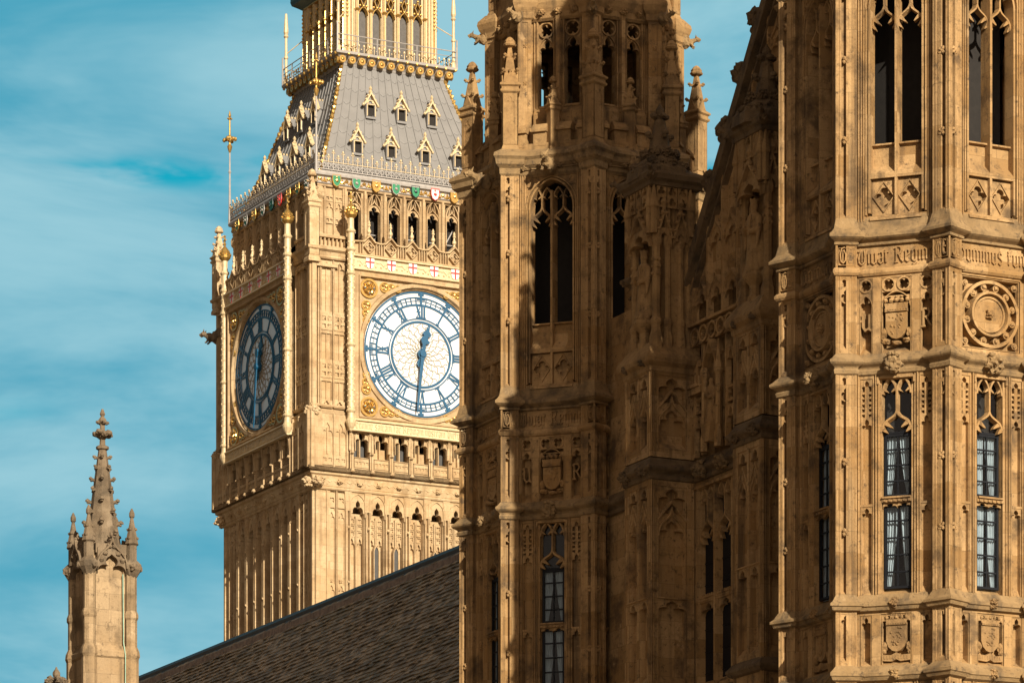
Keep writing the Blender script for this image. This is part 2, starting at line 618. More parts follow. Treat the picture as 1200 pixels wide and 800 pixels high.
def bez(p0, p1, p2, p3, n=10):
    out = []
    for i in range(n + 1):
        t = i / n; u = 1 - t
        out.append((u**3 * p0[0] + 3 * u * u * t * p1[0] + 3 * u * t * t * p2[0] + t**3 * p3[0], u**3 * p0[1] + 3 * u * u * t * p1[1] + 3 * u * t * t * p2[1] + t**3 * p3[1]))
    return out


def ogee(c, b, z0, h):
    l = bez((c - b, z0), (c - b, z0 + .62 * h), (c - .04 * b, z0 + .50 * h), (c, z0 + h), 8)
    return l + [(2 * c - x, z) for x, z in l[-2::-1]]


def arch(c, b, z0, h, n=8):
    """pointed arch; four-centred when low"""
    if h >= b:
        r = (b * b + h * h) / (2 * b)
        t = math.asin(min(1, h / r))
        l = [(c - b + r - r * math.cos(t * i / n), z0 + r * math.sin(t * i / n)) for i in range(n + 1)]
    else:
        l = bez((c - b, z0), (c - b, z0 + h * .75), (c - b * .5, z0 + h * .95), (c, z0 + h), n)
    return l + [(2 * c - x, z) for x, z in l[-2::-1]]


def cusp(mb, F, p, q, w, d0, d1):
    """a thorn from p towards q with a knob at its end"""
    u = Vector((q[0] - p[0], q[1] - p[1])); L = u.length; u.normalize(); n = Vector((-u.y, u.x))
    pts = [(p[0] - n.x * w, p[1] - n.y * w), (q[0] - n.x * w * .35, q[1] - n.y * w * .35), (q[0] + u.x * w * .6, q[1] + u.y * w * .6), (q[0] + n.x * w * .35, q[1] + n.y * w * .35), (p[0] + n.x * w, p[1] + n.y * w)]
    mb.prism(F, pts, d0, d1)


def light(mb, F, c, b, zs, h, zt, w, d0, d1, ah=None):
    """a Perpendicular light: cusped ogee, a stem on its point, two small arches above"""
    og = ogee(c, b, zs, h)
    mb.rib(F, og, w, d0, d1)
    for sgn in (-1, 1):
        cusp(mb, F, (c + sgn * b * .80, zs + h * .34), (c + sgn * b * .38, zs + h * .10), w * .55, d0, d1 - .01)
        cusp(mb, F, (c + sgn * b * .98, zs + h * .03), (c + sgn * b * .72, zs - h * .16), w * .52, d0, d1 - .01)
    ah = ah or b * .75
    mb.rib(F, [(c, zs + h), (c, zt - ah)], w, d0, d1)
    for sgn in (-1, 1):
        mb.rib(F, arch(c + sgn * b * .5, b * .5, zt - ah, ah * .96), w * .9, d0, d1)
        for e in (-1, 1):
            cusp(mb, F, (c + sgn * b * .5 + e * b * .40, zt - ah * .70), (c + sgn * b * .5 + e * b * .16, zt - ah * .86), w * .34, d0, d1 - .015)


def layer(mb, F, a0, a1, z0, z1, opens, d0, d1):
    """front skin of a wall with rectangular openings in one row"""
    x = a0
    for o in sorted(opens):
        if o[0] > x + 1e-4: mb.box(F, x, o[0], d0, d1, z0, z1)
        if o[2] > z0 + 1e-4: mb.box(F, o[0], o[1], d0, d1, z0, o[2])
        if o[3] < z1 - 1e-4: mb.box(F, o[0], o[1], d0, d1, o[3], z1)
        x = o[1]
    if x < a1 - 1e-4: mb.box(F, x, a1, d0, d1, z0, z1)


def frame(mb, F, a0, a1, z0, z1, w, d0, d1, wf=.3):
    mb.rib(F, [(a0 + w / 2, z0 + w / 2), (a1 - w / 2, z0 + w / 2), (a1 - w / 2, z1 - w / 2), (a0 + w / 2, z1 - w / 2)], w, d0, d1, wf, True)


def reeds(mb, F, a0, a1, z0, z1, n, d, h=.03):
    """n fine upright rolls between a0 and a1"""
    w = (a1 - a0) / n
    for i in range(n):
        x = a0 + (i + .5) * w
        mb.rib(F, [(x, z0), (x, z1)], w * .72, d - .01, d + h, .35)


def crocket(mb, c, ang, r):
    """curled leaf bud standing out in direction ang"""
    x, y = math.cos(ang), math.sin(ang)
    mb.tube((c[0] - x * r * .6, c[1] - y * r * .6, c[2] - r * .5), (c[0] + x * r * .7, c[1] + y * r * .7, c[2]), r * .42, r * .5, 5)
    mb.ball((c[0] + x * r * .9, c[1] + y * r * .9, c[2] + r * .2), r * .62, (1, 1, .85), 1, .5, 2.0, 0, c[2])
    mb.ball((c[0] + x * r * .75, c[1] + y * r * .75, c[2] - r * .35), r * .42, (1, 1, .8), 1, .5, 2.0, 0, c[2] + 4)


def finial(mb, cx, cy, z, r, rot=0.0):
    mb.stack(cx, cy, [(r * .45, z), (r * .40, z + r * .8), (r * .9, z + r * 1.1), (r * .9, z + r * 1.4), (r * .4, z + r * 1.7), (r * .35, z + r * 2.3)], 8, rot)
    for k in range(4):
        a = rot + k * math.pi / 2
        mb.ball((cx + r * .95 * math.cos(a), cy + r * .95 * math.sin(a), z + r * 2.35), r * .58, (1, 1, .8), 1, .4, 2, 0, k)
    mb.stack(cx, cy, [(r * .35, z + r * 2.3), (r * .62, z + r * 2.9), (r * .62, z + r * 3.3), (r * .2, z + r * 3.9), (r * .1, z + r * 4.2)], 8, rot)


def pinnacle(mb, cx, cy, z0, w, hs, hp, rot, tiers=2, panel=True):
    """square panelled shaft, moulded cap with gablets, crocketed spirelet; rot = direction of an arris"""
    r = w * .7071
    mb.stack(cx, cy, [(r * 1.12, z0), (r * 1.12, z0 + w * .25), (r * .93, z0 + w * .5), (r * .93, z0 + hs)], 4, rot)
    if panel:
        for k in range(4):
            F = Fr(cx, cy, rot + math.pi / 4 + k * math.pi / 2)
            q = w * .5
            layer(mb, F, -q, q, z0 + w * .55, z0 + hs, [(-q * .52, q * .52, z0 + w * .8, z0 + hs - w * .12)], q * .90, q)
            mb.head(F, 0, q * .52, z0 + hs - w * .75, z0 + hs - w * .12, q * .90, q * .985)
    zc = z0 + hs
    mb.stack(cx, cy, [(r, zc), (r * 1.25, zc + w * .12), (r * 1.28, zc + w * .22), (r * 1.1, zc + w * .3), (r * 1.1, zc + w * .42), (r * 1.34, zc + w * .52), (r * 1.34, zc + w * .62), (r * .9, zc + w * .8)], 4, rot)
    zb = zc + w * .75
    for k in range(4):
        F = Fr(cx, cy, rot + math.pi / 4 + k * math.pi / 2)
        mb.prism(F, [(-w * .42, zb - w * .1), (w * .42, zb - w * .1), (w * .12, zb + w * .45), (0, zb + w * .7), (-w * .12, zb + w * .45)], w * .2, w * .52)
        mb.ball(F.P(0, w * .42, zb + w * .72), w * .13, (1, 1, 1), 1)
    rt = r * .22
    mb.stack(cx, cy, [(r * .88, zb), (r * .62, zb + hp * .32), (rt, zb + hp * .86)], 4, rot)
    for t in range(tiers):
        f = (t + .75) / (tiers + .35)
        rr = r * .88 + (rt - r * .88) * f
        for k in range(4):
            a = rot + k * math.pi / 2
            crocket(mb, (cx + rr * math.cos(a), cy + rr * math.sin(a), zb + hp * .86 * f), a, w * .20)
    zt = zb + hp * .84
    mb.stack(cx, cy, [(rt, zt), (r * .55, zt + w * .10), (r * .62, zt + w * .2), (r * .50, zt + w * .30), (r * .52, zt + w * .40), (r * .28, zt + w * .62), (r * .10, zt + w * .70)], 8, rot)


def boss(mb, c, r, seed, sc=(1, 1, 1), amp=.55, freq=3.4, ang=0.0):
    """a carved leafy knob"""
    mb.ball(c, r * .8, sc, 3, amp, freq, ang, seed)
    rnd = random.Random(seed * 17.3)
    ca, sa = math.cos(ang), math.sin(ang)
    for i in range(11):
        a = rnd.uniform(0, 6.28); b = rnd.uniform(-1, 1)
        h = math.sqrt(1 - b * b)
        x, y, z = h * math.cos(a) * sc[0], h * math.sin(a) * sc[1], b * sc[2]
        mb.ball((c[0] + (x * ca - y * sa) * r * .85, c[1] + (x * sa + y * ca) * r * .85, c[2] + z * r * .85), r * rnd.uniform(.22, .38), (1, 1, .7), 2, .5, 3, 0, seed + i)


def gargoyle(mb, F, r, seed):
    """a crouching beast leaning out from the wall: haunch, chest, neck, head with jaws and ears, folded wings"""
    mb.ball(F.P(0, r * .5, r * .2), r * .85, (1, 1, 1.1), 2, .3, 2.5, 0, seed)
    mb.ball(F.P(0, r * 1.4, r * .35), r * .68, (1, 1, 1.05), 2, .3, 2.5, 0, seed + 1)
    mb.tube(F.P(0, r * 1.5, r * .5), F.P(0, r * 2.35, r * .85), r * .5, r * .36, 8)
    mb.ball(F.P(0, r * 2.55, r * .95), r * .46, (1, 1, .95), 2, .25, 3, 0, seed + 2)
    mb.tube(F.P(0, r * 2.7, r * .98), F.P(0, r * 3.25, r * .84), r * .32, r * .2, 6)
    mb.tube(F.P(0, r * 2.65, r * .72), F.P(0, r * 3.05, r * .55), r * .2, r * .13, 6)
    for e in (-1, 1):
        mb.tube(F.P(e * r * .28, r * 2.45, r * 1.2), F.P(e * r * .5, r * 2.3, r * 1.65), r * .16, r * .03, 5)
        mb.prism(F.sub(e * r * .72, 0, 0, e * R(70)), [(0, r * .1), (r * 1.5, r * .5), (r * 1.2, r * 1.3), (r * .4, r * 1.6), (-r * .3, r * 1.2)], -r * .08, r * .08, True)
        mb.tube(F.P(e * r * .5, r * 1.4, r * .1), F.P(e * r * .45, r * 1.9, -r * .45), r * .24, r * .16, 6)
        mb.ball(F.P(e * r * .45, r * 2.0, -r * .5), r * .22, (1, 1, .7), 1)


# ---- a broad-nib black-letter alphabet drawn as strokes
def _mn(x, lo=0.0, hi=1.0):
    return [(x - .07, hi - .07), (x, hi - .14), (x, lo + .14), (x + .07, lo + .07)]


_top = [(0, .86), (.17, 1), (.34, .86)]
_bot = [(0, .14), (.17, 0), (.34, .14)]
GL = {
    'i': (.0, [_mn(0)]), 'n': (.34, [_mn(0), _mn(.34), _top]), 'u': (.34, [_mn(0), _mn(.34), _bot]),
    'm': (.68, [_mn(0), _mn(.34), _mn(.68), _top, [(.34, .86), (.51, 1), (.68, .86)]]),
    'o': (.34, [_mn(0), _mn(.34), _top, _bot]), 'd': (.34, [_mn(0), _mn(.34), _bot, _top, [(.34, .86), (.2, 1.15), (-.02, 1.3)]]),
    'e': (.30, [_mn(0), [(0, .86), (.17, 1), (.32, .84), (.30, .62), (0, .46)], [(0, .14), (.17, 0), (.32, .12)]]),
    's': (.34, [[(.34, .85), (.17, 1), (0, .85), (0, .62), (.34, .38), (.34, .15), (.17, 0), (0, .12)]]),
    'a': (.34, [_mn(.34), [(0, .85), (.17, 1), (.34, .86)], [(.34, .52), (0, .40), (0, .14), (.17, 0), (.34, .14)]]),
    'l': (.0, [_mn(0, 0, 1.35)]), 'v': (.34, [[(-.04, 1.05), (0, .9), (0, .2), (.2, 0), (.34, .2), (.34, .86), (.28, 1)]]),
    'f': (.2, [_mn(0, 0, 1.25), [(0, 1.15), (.2, 1.28)], [(-.12, .88), (.24, .88)]]), 'c': (.28, [_mn(0), [(0, .86), (.17, 1), (.3, .88)], [(0, .14), (.17, 0), (.3, .12)]]),
    'r': (.26, [_mn(0), [(0, .84), (.17, 1), (.28, .86)]]), 'g': (.34, [_mn(0), _mn(.34), _top, _bot, [(.34, .1), (.34, -.15), (.17, -.28), (0, -.18)]]),
    't': (.2, [_mn(0, 0, 1.22), [(-.14, .92), (.24, .92)]]), 'p': (.34, [_mn(0, -.3), _mn(.34), _top, _bot]),
    'V': (.62, [[(-.05, 1.1), (.1, 1.28), (.14, 1.0), (0, .6), (.05, .2), (.3, 0), (.55, .2), (.6, .7), (.52, 1.15), (.62, 1.3)], [(.3, 1.1), (.3, .2)]]),
    'R': (.62, [[(.05, 0), (.05, 1.25)], [(-.12, 1.15), (.1, 1.3), (.42, 1.25), (.52, 1.0), (.38, .72), (.05, .66)], [(.26, .68), (.5, .2), (.68, 0)], [(-.1, 0), (.2, .02)]]),
    'D': (.62, [[(.5, 1.32), (.15, 1.2), (-.02, .7), (.08, .15), (.32, 0), (.56, .2), (.62, .7), (.42, 1.05), (.2, .95)], [(.28, .9), (.28, .15)]]),
    'E': (.4, [[(.4, 1.15), (.1, 1.25), (0, .9), (0, .3), (.12, .05), (.42, .1)], [(0, .65), (.36, .68)]]),
    'U': (.5, [[(-.1, 1.1), (.05, 1.2), (.05, .3), (.2, .02), (.45, .2)], [(.45, 1.2), (.45, .1), (.58, 0)], [(-.12, .7), (.0, .75)]]),
    ' ': (.1, []), '.': (0, [[(-.05, .55), (.05, .45)]]),
}


def text_width(t):
    return sum(GL[c][0] + .30 for c in t) - .30


def write(mb, F, text, a0, a1, zb, h, d0, d1, nib=.15):
    """letters from a0 to a1 on the face"""
    k = (a1 - a0) / text_width(text)
    x = a0
    for c in text:
        w, st = GL[c]
        for j, s_ in enumerate(st):
            mb.rib(F, [(x + p * k, zb + q * h) for p, q in s_], nib * (k * .5 + h * .5), d0, d1 - .0012 * j, .75)
        x += (w + .30) * k

# ------------------------------------------------------------------ ground
gm = MB()
gm.sweep([(-3000, -400), (3000, -400), (3000, 5000), (-3000, 5000)], [(0, 0), (-1, 0)])
gm = MB()
gm.add([(-3000, -400, 0), (3000, -400, 0), (3000, 5000, 0), (-3000, 5000, 0)], [(0, 1, 2, 3)])
tag(gm.build('ground', 'ground'), None, None, kind='structure')
rm = MB()
rm.add([(-200, 20, .004), (200, 20, .004), (200, 60, .004), (-200, 60, .004)], [(0, 1, 2, 3)])
tag(rm.build('road', 'asphalt'), None, None, kind='structure')

# ------------------------------------------------------------------ the octagonal palace turrets
PT = R(25.8)                       # the palace's own axes are turned by this much
Q, CX = 0.354, 0.046               # corner pier: half diagonal, offset of its centre from the wall corner
RC = 3.36                          # circumradius of the wall octagon
KW = (Q - CX) / 1.307


def corner_pts(phi, rc, q, cx, full=True):
    k = (q - cx) / 1.307
    loc = [(-.383 * k, -.924 * k), (cx, -q), (cx + q, 0), (cx, q), (-.383 * k, .924 * k)]
    c, s_ = math.cos(phi), math.sin(phi)
    return [((rc + x) * c - y * s_, (rc + x) * s_ + y * c) for x, y in loc]


def turret_plan(rc=RC, q=Q, cx=CX):
    return [p for k in range(8) for p in corner_pts(R(22.5 + 45 * k), rc, q, cx)]


PLAN = turret_plan()
OCT = [(RC * math.cos(R(22.5 + 45 * k)), RC * math.sin(R(22.5 + 45 * k))) for k in range(8)]
APO = RC * math.cos(R(22.5))
HW = RC * math.sin(R(22.5)) - .232     # half of the clear face between piers
SEEN = (135, 180, 225, 270, 315)             # faces towards the viewer
FACES = tuple(45 * k for k in range(8))


def tface(ang):
    return Fr(APO * math.cos(R(ang)), APO * math.sin(R(ang)), R(ang))


def shield(mb, F, c, z, w, h, d0, d1):
    pts = [(c - w, z + h), (c - w, z + h * .42), (c - w * .8, z + h * .2), (c - w * .42, z + h * .05), (c, z), (c + w * .42, z + h * .05), (c + w * .8, z + h * .2), (c + w, z + h * .42), (c + w, z + h)]
    mb.prism(F, pts, d0, d1)
    rnd = random.Random(int(z * 100))
    for i in range(26):            # worn charges on the field
        a = c + rnd.uniform(-.75, .75) * w; q = z + h * rnd.uniform(.2, .92)
        if abs(a - c) < w * (.3 + .6 * (q - z) / h):
            mb.ball(F.P(a, d1, q), w * rnd.uniform(.08, .15), (1, 1, 1), 1, .4, 2, 0, i)


def crown(mb, F, c, z, w, h, d0, d1):
    mb.rib(F, [(c - w * 1.05, z + h * .12), (c + w * 1.05, z + h * .12)], h * .26, d0, d1 + .03, .8)
    mb.prism(F, [(c - w, z + h * .2), (c + w, z + h * .2), (c + w * 1.12, z + h * .55), (c - w * 1.12, z + h * .55)], d0, d1)
    for i in range(5):
        x = c + (i - 2) * w * .5
        mb.ball(F.P(x, d1 - .01, z + h * .72), w * .19, (1, 1, 1.1), 2, .4, 3, 0, i)
        mb.ball(F.P(x + w * .25, d1 - .01, z + h * .5), w * .10, (1, 1, 1), 1)
        mb.ball(F.P(x, d1 - .01, z + h * .95), w * .10, (1, 1, 1), 1)
    for i in range(9):
        mb.ball(F.P(c + (i - 4) * w * .25, d1 + .035, z + h * .13), w * .07, (1, 1, 1), 1)


def bar_window(root, F, c, b, zs, panes_z, zt, d):
    """black glazed window: bars, with the panes and the curtain as its sub-parts"""
    z0, z1 = panes_z[0], panes_z[-1]
    mb = MB()
    frame(mb, F, c - b, c + b, z0, z1, .075, d - .03, d + .035, .8)
    mb.box(F, c - .018, c + .018, d - .015, d + .02, z0 + .05, z1 - .05)
    for z in panes_z[1:-1]:
        mb.box(F, c - b + .05, c + b - .05, d - .018, d + .024, z - .02, z + .02)
    # black casing of the head behind the tracery
    mb.box(F, c - b, c + b, d - .03, d + .02, z1 + .002, z1 + .05)
    w = mb.build('window', 'frame', root)
    g = MB(); g.box(F, c - b + .02, c + b - .02, d - .012, d - .008, z0, zt)
    g.build('pane', 'glass', w)
    cu = MB()
    N = 40
    rnd = random.Random(int(zs * 37) + int(F.n[0] * 50))
    ph = rnd.uniform(0, 6)
    for sgn, lim in ((-1, 0), (1, 0)):
        vs = []
        sweep_to = rnd.choice((0, 0, .55))
        for i in range(N + 1):
            t = i / N
            for k in range(7):
                f = k / 6
                x = c + sgn * (.02 + t * (b - .03))
                x = x + sgn * sweep_to * b * (1 - f) ** 1.5 * (1 - t)
                vs.append(F.P(x, d - .12 + .030 * math.sin(t * 27 + ph + f * 1.2) + .012 * math.sin(t * 61), z0 + (z1 - z0) * f))
        cu.add(vs, [(i * 7 + k, i * 7 + k + 1, (i + 1) * 7 + k + 1, (i + 1) * 7 + k) for i in range(N) for k in range(6)])
    cu.build('curtain', 'curtain', w, True)
    return w


def zone_window(wall, root, F, z0, z1, detail=True):
    """tall window between two blind panels (z0 foot, z1 head)"""
    b = .36
    mul = .60
    wall.box(F, -HW - .05, -mul - .32, -.35, 0, z0, z1)
    wall.box(F, mul + .32, HW + .05, -.35, 0, z0, z1)
    for sgn in (-1, 1):
        a0, a1 = sorted((sgn * (b + .02), sgn * mul))
        wall.box(F, a0, a1, -.36, -.05, z0, z1)                      # jamb, moulded in steps
        m = sgn * (b + .17)
        wall.rib(F, [(m - .055, z0), (m - .055, z1)], .06, -.06, -.005, .4)
        wall.rib(F, [(m + .015, z0), (m + .015, z1)], .06, -.06, .022, .4)
        wall.rib(F, [(m + .075, z0), (m + .075, z1)], .05, -.06, -.005, .4)
        reeds(wall, F, *sorted((sgn * (mul + .33), sgn * (HW + .02))), z0, z1, 2, 0, .03)
        m = sgn * (b + .035)
        wall.rib(F, [(m, z0), (m, z1)], .07, -.30, -.10, .4)
        # blind panel
        c = sgn * (mul + .16)
        wall.box(F, c - .16, c + .16, -.36, -.15, z0, z1)
        wall.rib(F, [(c - .14, z0), (c - .14, z1)], .045, -.16, -.03, .4)
        wall.rib(F, [(c + .14, z0), (c + .14, z1)], .045, -.16, -.03, .4)
        zt = z1 - .15
        wall.box(F, c - .16, c + .16, -.16, -.005, zt, z1)
        # pierced strip: stacked cusped openings
        wall.head(F, c, .15, zt - .30, zt, -.16, -.03)
        zz = zt - .30
        wall.box(F, c - .045, c + .045, -.16, -.035, zt - 1.0, zz + .12)
        for q in range(3):
            zr = zz - .04 - q * .25
            wall.box(F, c - .15, c + .15, -.16, -.04, zr - .03, zr + .03)
            for e in (-1, 1):
                cusp(wall, F, (c + e * .15, zr - .10), (c + e * .07, zr - .13), .045, -.16, -.05)
        wall.head(F, c, .15, zt - 1.28, zt - .95, -.16, -.03)
        # cusped rail half way down
        zr = z0 + (z1 - z0) * .405
        wall.head(F, c, .15, zr - .22, zr + .05, -.16, -.03)
        wall.box(F, c - .16, c + .16, -.16, -.01, zr + .05, zr + .11)
        wall.wedge(F, c - .16, c + .16, -.15, .02, z0, z0 + .04, z0 + .34)
    # head, transom and sill of the light
    zl = z1 - .12
    wall.box(F, -b - .06, b + .06, -.36, -.005, zl, z1)
    wall.rib(F, [(-b - .10, z1 - .30), (-b - .10, zl - .03), (b + .10, zl - .03), (b + .10, z1 - .30)], .09, -.1, .03, .5)
    zt_ = z0 + (z1 - z0) * .44
    wall.box(F, -b - .02, b + .02, -.30, -.03, zt_ - .06, zt_ + .07)
    wall.rib(F, [(-b, zt_ + .05), (b, zt_ + .05)], .07, -.05, .02, .6)
    for i in range(6):
        wall.box(F, -b + .04 + i * .125, -b + .09 + i * .125, -.05, .005, zt_ - .055, zt_ + .0)
    for e in (-1, 1):
        wall.head(F, e * b * .5, b * .5, zt_ - .20, zt_ - .06, -.24, -.10)
    wall.wedge(F, -b - .24, b + .24, -.34, .03, z0, z0 + .03, z0 + .32)
    tr = MB()
    light(tr, F, 0, b, zl - 1.30, .46, zl - .01, .105, -.20, -.05, .42)
    t = tr.build('window_tracery', 'turret', root)
    ztop = zl - 1.40
    bar_window(root, F, 0, b - .01, z0 + .5, [zt_ + .09] + [zt_ + .09 + (ztop - zt_ - .09) * i / 4 for i in range(1, 5)], zl, -.21)
    n = 5
    lo, hi = z0 + .30, zt_ - .08
    bar_window(root, F, 0, b - .01, z0 + .1, [lo + (hi - lo) * i / n for i in range(n + 1)], hi, -.21)


def rosette(mb, F, a, z, r, d):
    """square carved flower"""
    for i in range(4):
        t = math.pi / 4 + i * math.pi / 2
        mb.ball(F.P(a + r * .55 * math.cos(t), d, z + r * .55 * math.sin(t)), r * .48, (1, 1, 1), 1, .4, 3, 0, i)
    mb.ball(F.P(a, d + r * .2, z), r * .36, (1, 1, 1), 2, .3, 3)


def zone_shield(wall, root, F, z0, z1):
    b, mul = .39, .56
    h = z1 - z0
    layer(wall, F, -HW - .05, HW + .05, z0, z1, [(-.93, -.62, z0 + .02, z1 - .12), (-b, b, z0 + .02, z1 - .10), (.62, .93, z0 + .02, z1 - .12)], -.26, 0)
    wall.box(F, -HW - .05, HW + .05, -.42, -.24, z0, z1)
    for c, w in ((-.775, .155), (0, b), (.775, .155)):
        frame(wall, F, c - w, c + w, z0 + .02, z1 - .11, .05, -.25, -.02)
        wall.wedge(F, c - w, c + w, -.25, .0, z0 + .01, z0 + .03, z0 + .2)
    for c in (-.775, .775):
        wall.head(F, c, .13, z1 - .42, z1 - .12, -.25, -.03)
    for e in (-1, 1):
        wall.head(F, e * .2, .19, z1 - .40, z1 - .10, -.25, -.03)
    m = MB()
    shield(m, F, 0, z0 + .36, .26, .66, -.25, -.03)
    for e in (-1, 1):
        m.ball(F.P(e * .31, -.08, z0 + .50), .075, (1, 1, 1.5), 2, .5, 3, 0, e)
        m.ball(F.P(e * .33, -.08, z0 + .38), .06, (1, 1, 1.2), 2, .5, 3, 0, e + 5)
    m.rib(F, [(-.36, z0 + .22), (-.12, z0 + .20), (0, z0 + .26), (.12, z0 + .20), (.36, z0 + .22)], .17, -.25, -.02, .9)
    for i in range(9):
        m.box(F, -.31 + i * .072, -.28 + i * .072, -.03, -.008, z0 + .18, z0 + .27)
    c = m.build('coat_of_arms', 'carved', root)
    k = MB(); crown(k, F, 0, z0 + 1.02, .25, .27, -.25, -.02)
    k.build('crown', 'carved', c)


def zone_panel(wall, root, F, z0, z1, kind):
    b = .39
    wall.box(F, -HW - .05, HW + .05, -.42, -.24, z0, z1)
    if kind == 'arms':
        layer(wall, F, -HW - .05, HW + .05, z0, z1, [(-.95, -.60, z0, z1 - .10), (-b, b, z0, z1 - .10), (.60, .95, z0, z1 - .10)], -.26, 0)
        for c in (-.775, .775):
            wall.foil(F, (c - .175, c + .175, z1 - .45, z1 - .10), 4, .15, -.25, -.03, rot=R(45))
            wall.annulus(F, (c, z1 - .275), .135, .172, -.06, .0, 24)
            wall.head(F, c, .165, z1 - .86, z1 - .46, -.25, -.03)
            wall.rib(F, arch(c, .165, z1 - .80, .28), .04, -.25, .0)
            frame(wall, F, c - .175, c + .175, z0, z1 - .10, .04, -.25, -.01)
            wall.wedge(F, c - .175, c + .175, -.25, .0, z0, z0 + .02, z0 + .22)
        for e in (-1, 1):
            wall.foil(F, (min(0, e * b), max(0, e * b), z1 - .46, z1 - .10), 4, .15, -.25, -.03, rot=R(45))
            wall.annulus(F, (e * b * .5, z1 - .275), .14, .178, -.06, .0, 24)
            wall.head(F, e * b * .5, b * .5, z1 - .80, z1 - .55, -.25, -.04)
        wall.rib(F, arch(0, b - .03, z1 - .84, .38), .05, -.25, .0)
        frame(wall, F, -b, b, z0, z1 - .10, .045, -.25, -.01)
        wall.wedge(F, -b, b, -.25, .0, z0, z0 + .02, z0 + .20)
        m = MB()
        shield(m, F, 0, z0 + .36, .27, .66, -.25, -.02)
        for e in (-1, 1):
            m.ball(F.P(e * .32, -.06, z0 + .52), .08, (1, 1, 1.5), 2, .5, 3, 0, e)
            m.ball(F.P(e * .27, -.06, z0 + .32), .09, (1.3, 1, .8), 2, .5, 3, 0, e + 2)
        m.ball(F.P(0, -.07, z0 + .27), .10, (1.4, 1, .6), 2, .5, 3)
        c = m.build('coat_of_arms', 'turret', root)
        k = MB(); crown(k, F, 0, z0 + 1.03, .27, .40, -.25, -.0)
        k.build('crown', 'turret', c)
        for sgn, ch in ((-1, 'U'), (1, 'R')):
            m = MB()
            w = .21
            write(m, F, ch, sgn * .775 - w / 2, sgn * .775 + w / 2, z0 + .62, .34, -.25, -.02, .17)
            m.build('carved_letter', 'carved', root)
    else:
        layer(wall, F, -HW - .05, HW + .05, z0, z1, [(-.86, .86, z0 + .10, z1 - .10)], -.26, 0)
        frame(wall, F, -.86, .86, z0 + .10, z1 - .10, .06, -.14, -.015)
        zc = (z0 + z1) / 2
        m = MB()
        m.annulus(F, (0, zc), .76, .84, -.25, -.01, 64)
        m.annulus(F, (0, zc), .44, .60, -.25, .02, 64, r0f=.50, r1f=.56)
        m.annulus(F, (0, zc), .40, .45, -.25, -.05, 64)
        m.disc(F, (0, zc), .41, -.25, -.085)
        boss(m, F.P(0, -.03, zc), .12, 3, (1, 1, 1.1))
        for i in range(12):
            a = R(15 + 30 * i)
            m.disc(F, (.68 * math.cos(a), zc + .68 * math.sin(a)), .085, -.25, -.05, 16)
            m.ball(F.P(.68 * math.cos(a), -.05, zc + .68 * math.sin(a)), .06, (1, 1, 1), 2, .6, 4, 0, i)
        for ex in (-1, 1):
            for ez in (-1, 1):
                m.disc(F, (ex * .72, zc + ez * .72), .085, -.25, -.05, 16)
                m.ball(F.P(ex * .72, -.05, zc + ez * .72), .06, (1, 1, 1), 2, .6, 4, 0, ex + ez)
        m.build('rose_wheel', 'turret', root)


def zone_belfry(wall, tr, F, z0, z1):
    """two tall open lights under one low arch; quatrefoil panels below the sill"""
    zs = z0 + 1.95               # sill
    za = z1 - 1.05               # spring of the arch
    b = .66
    layer(wall, F, -HW - .05, HW + .05, z0, z1, [(-b - .12, b + .12, z0 + .12, z1 - .12)], -.42, 0)
    for e in (-1, 1):
        reeds(wall, F, *sorted((e * (b + .13), e * (HW + .01))), z0, z1, 4, 0, .035)
    # arch spandrels
    ar = arch(0, b + .02, za, .85, 10)
    wall.prism(F, ar + [(b + .12, za), (b + .12, z1 - .12), (-b - .12, z1 - .12), (-b - .12, za)], -.34, -.04)
    wall.rib(F, [(-b - .02, z0 + .2)] + ar + [(b + .02, z0 + .2)], .10, -.35, .02, .5)
    wall.rib(F, [(-b - .10, z0 + .15), (-b - .10, za)] + [(x * 1.13, z + .07) for x, z in ar] + [(b + .10, za), (b + .10, z0 + .15)], .07, -.12, .035, .5)
    for e in (-1, 1):
        wall.box(F, *sorted((e * (b + .03), e * (b + .13))), -.35, -.12, z0 + .12, za + .1)
        wall.foil(F, (*sorted((e * (b + .10), e * (b - .16))), z1 - .40, z1 - .14), 3, .10, -.05, -.012, .5, .5, R(90))
    # central mullion, sill, transoms
    wall.rib(F, [(0, z0 + .12), (0, za + .5)], .13, -.36, .015, .5)
    for e in (-1, 1):
        c = e * b * .5
        wall.box(F, c - b * .5, c + b * .5, -.36, -.20, zs - .62, zs)
        wall.rib(F, [(c - b * .5, zs - .03), (c + b * .5, zs - .03)], .07, -.22, -.10, .6)
        wall.wedge(F, c - b * .5, c + b * .5, -.21, .02, zs - .90, zs - .78, zs - .55)
        # quatrefoil panel under it
        wall.box(F, c - b * .5, c + b * .5, -.36, -.22, z0 + .10, zs - .86)
        zq = (z0 + .15 + zs - .9) / 2
        wall.foil(F, (c - b * .46, c + b * .46, z0 + .15, zs - .92), 4, .25, -.24, -.09, .56, .42, R(90))
        wall.rib(F, [(c, zq - .38), (c + b * .40, zq), (c, zq + .38), (c - b * .40, zq)], .05, -.2, -.05, .4, True)
        wall.wedge(F, c - b * .5, c + b * .5, -.2, .06, z0, z0 + .05, z0 + .22)
        light(tr, F, c, b * .47, za - .42, .50, za + .62, .09, -.26, -.09, .36)


def string_course(root, plan, prof, name='string_course', mat='string'):
    mb = MB(); mb.sweep(plan, prof)
    return mb.build(name, mat, root)


Z_W, Z_C, Z_P, Z_L, Z_B, Z_T = 19.60, 25.28, 25.72, 27.72, 28.75, 35.40


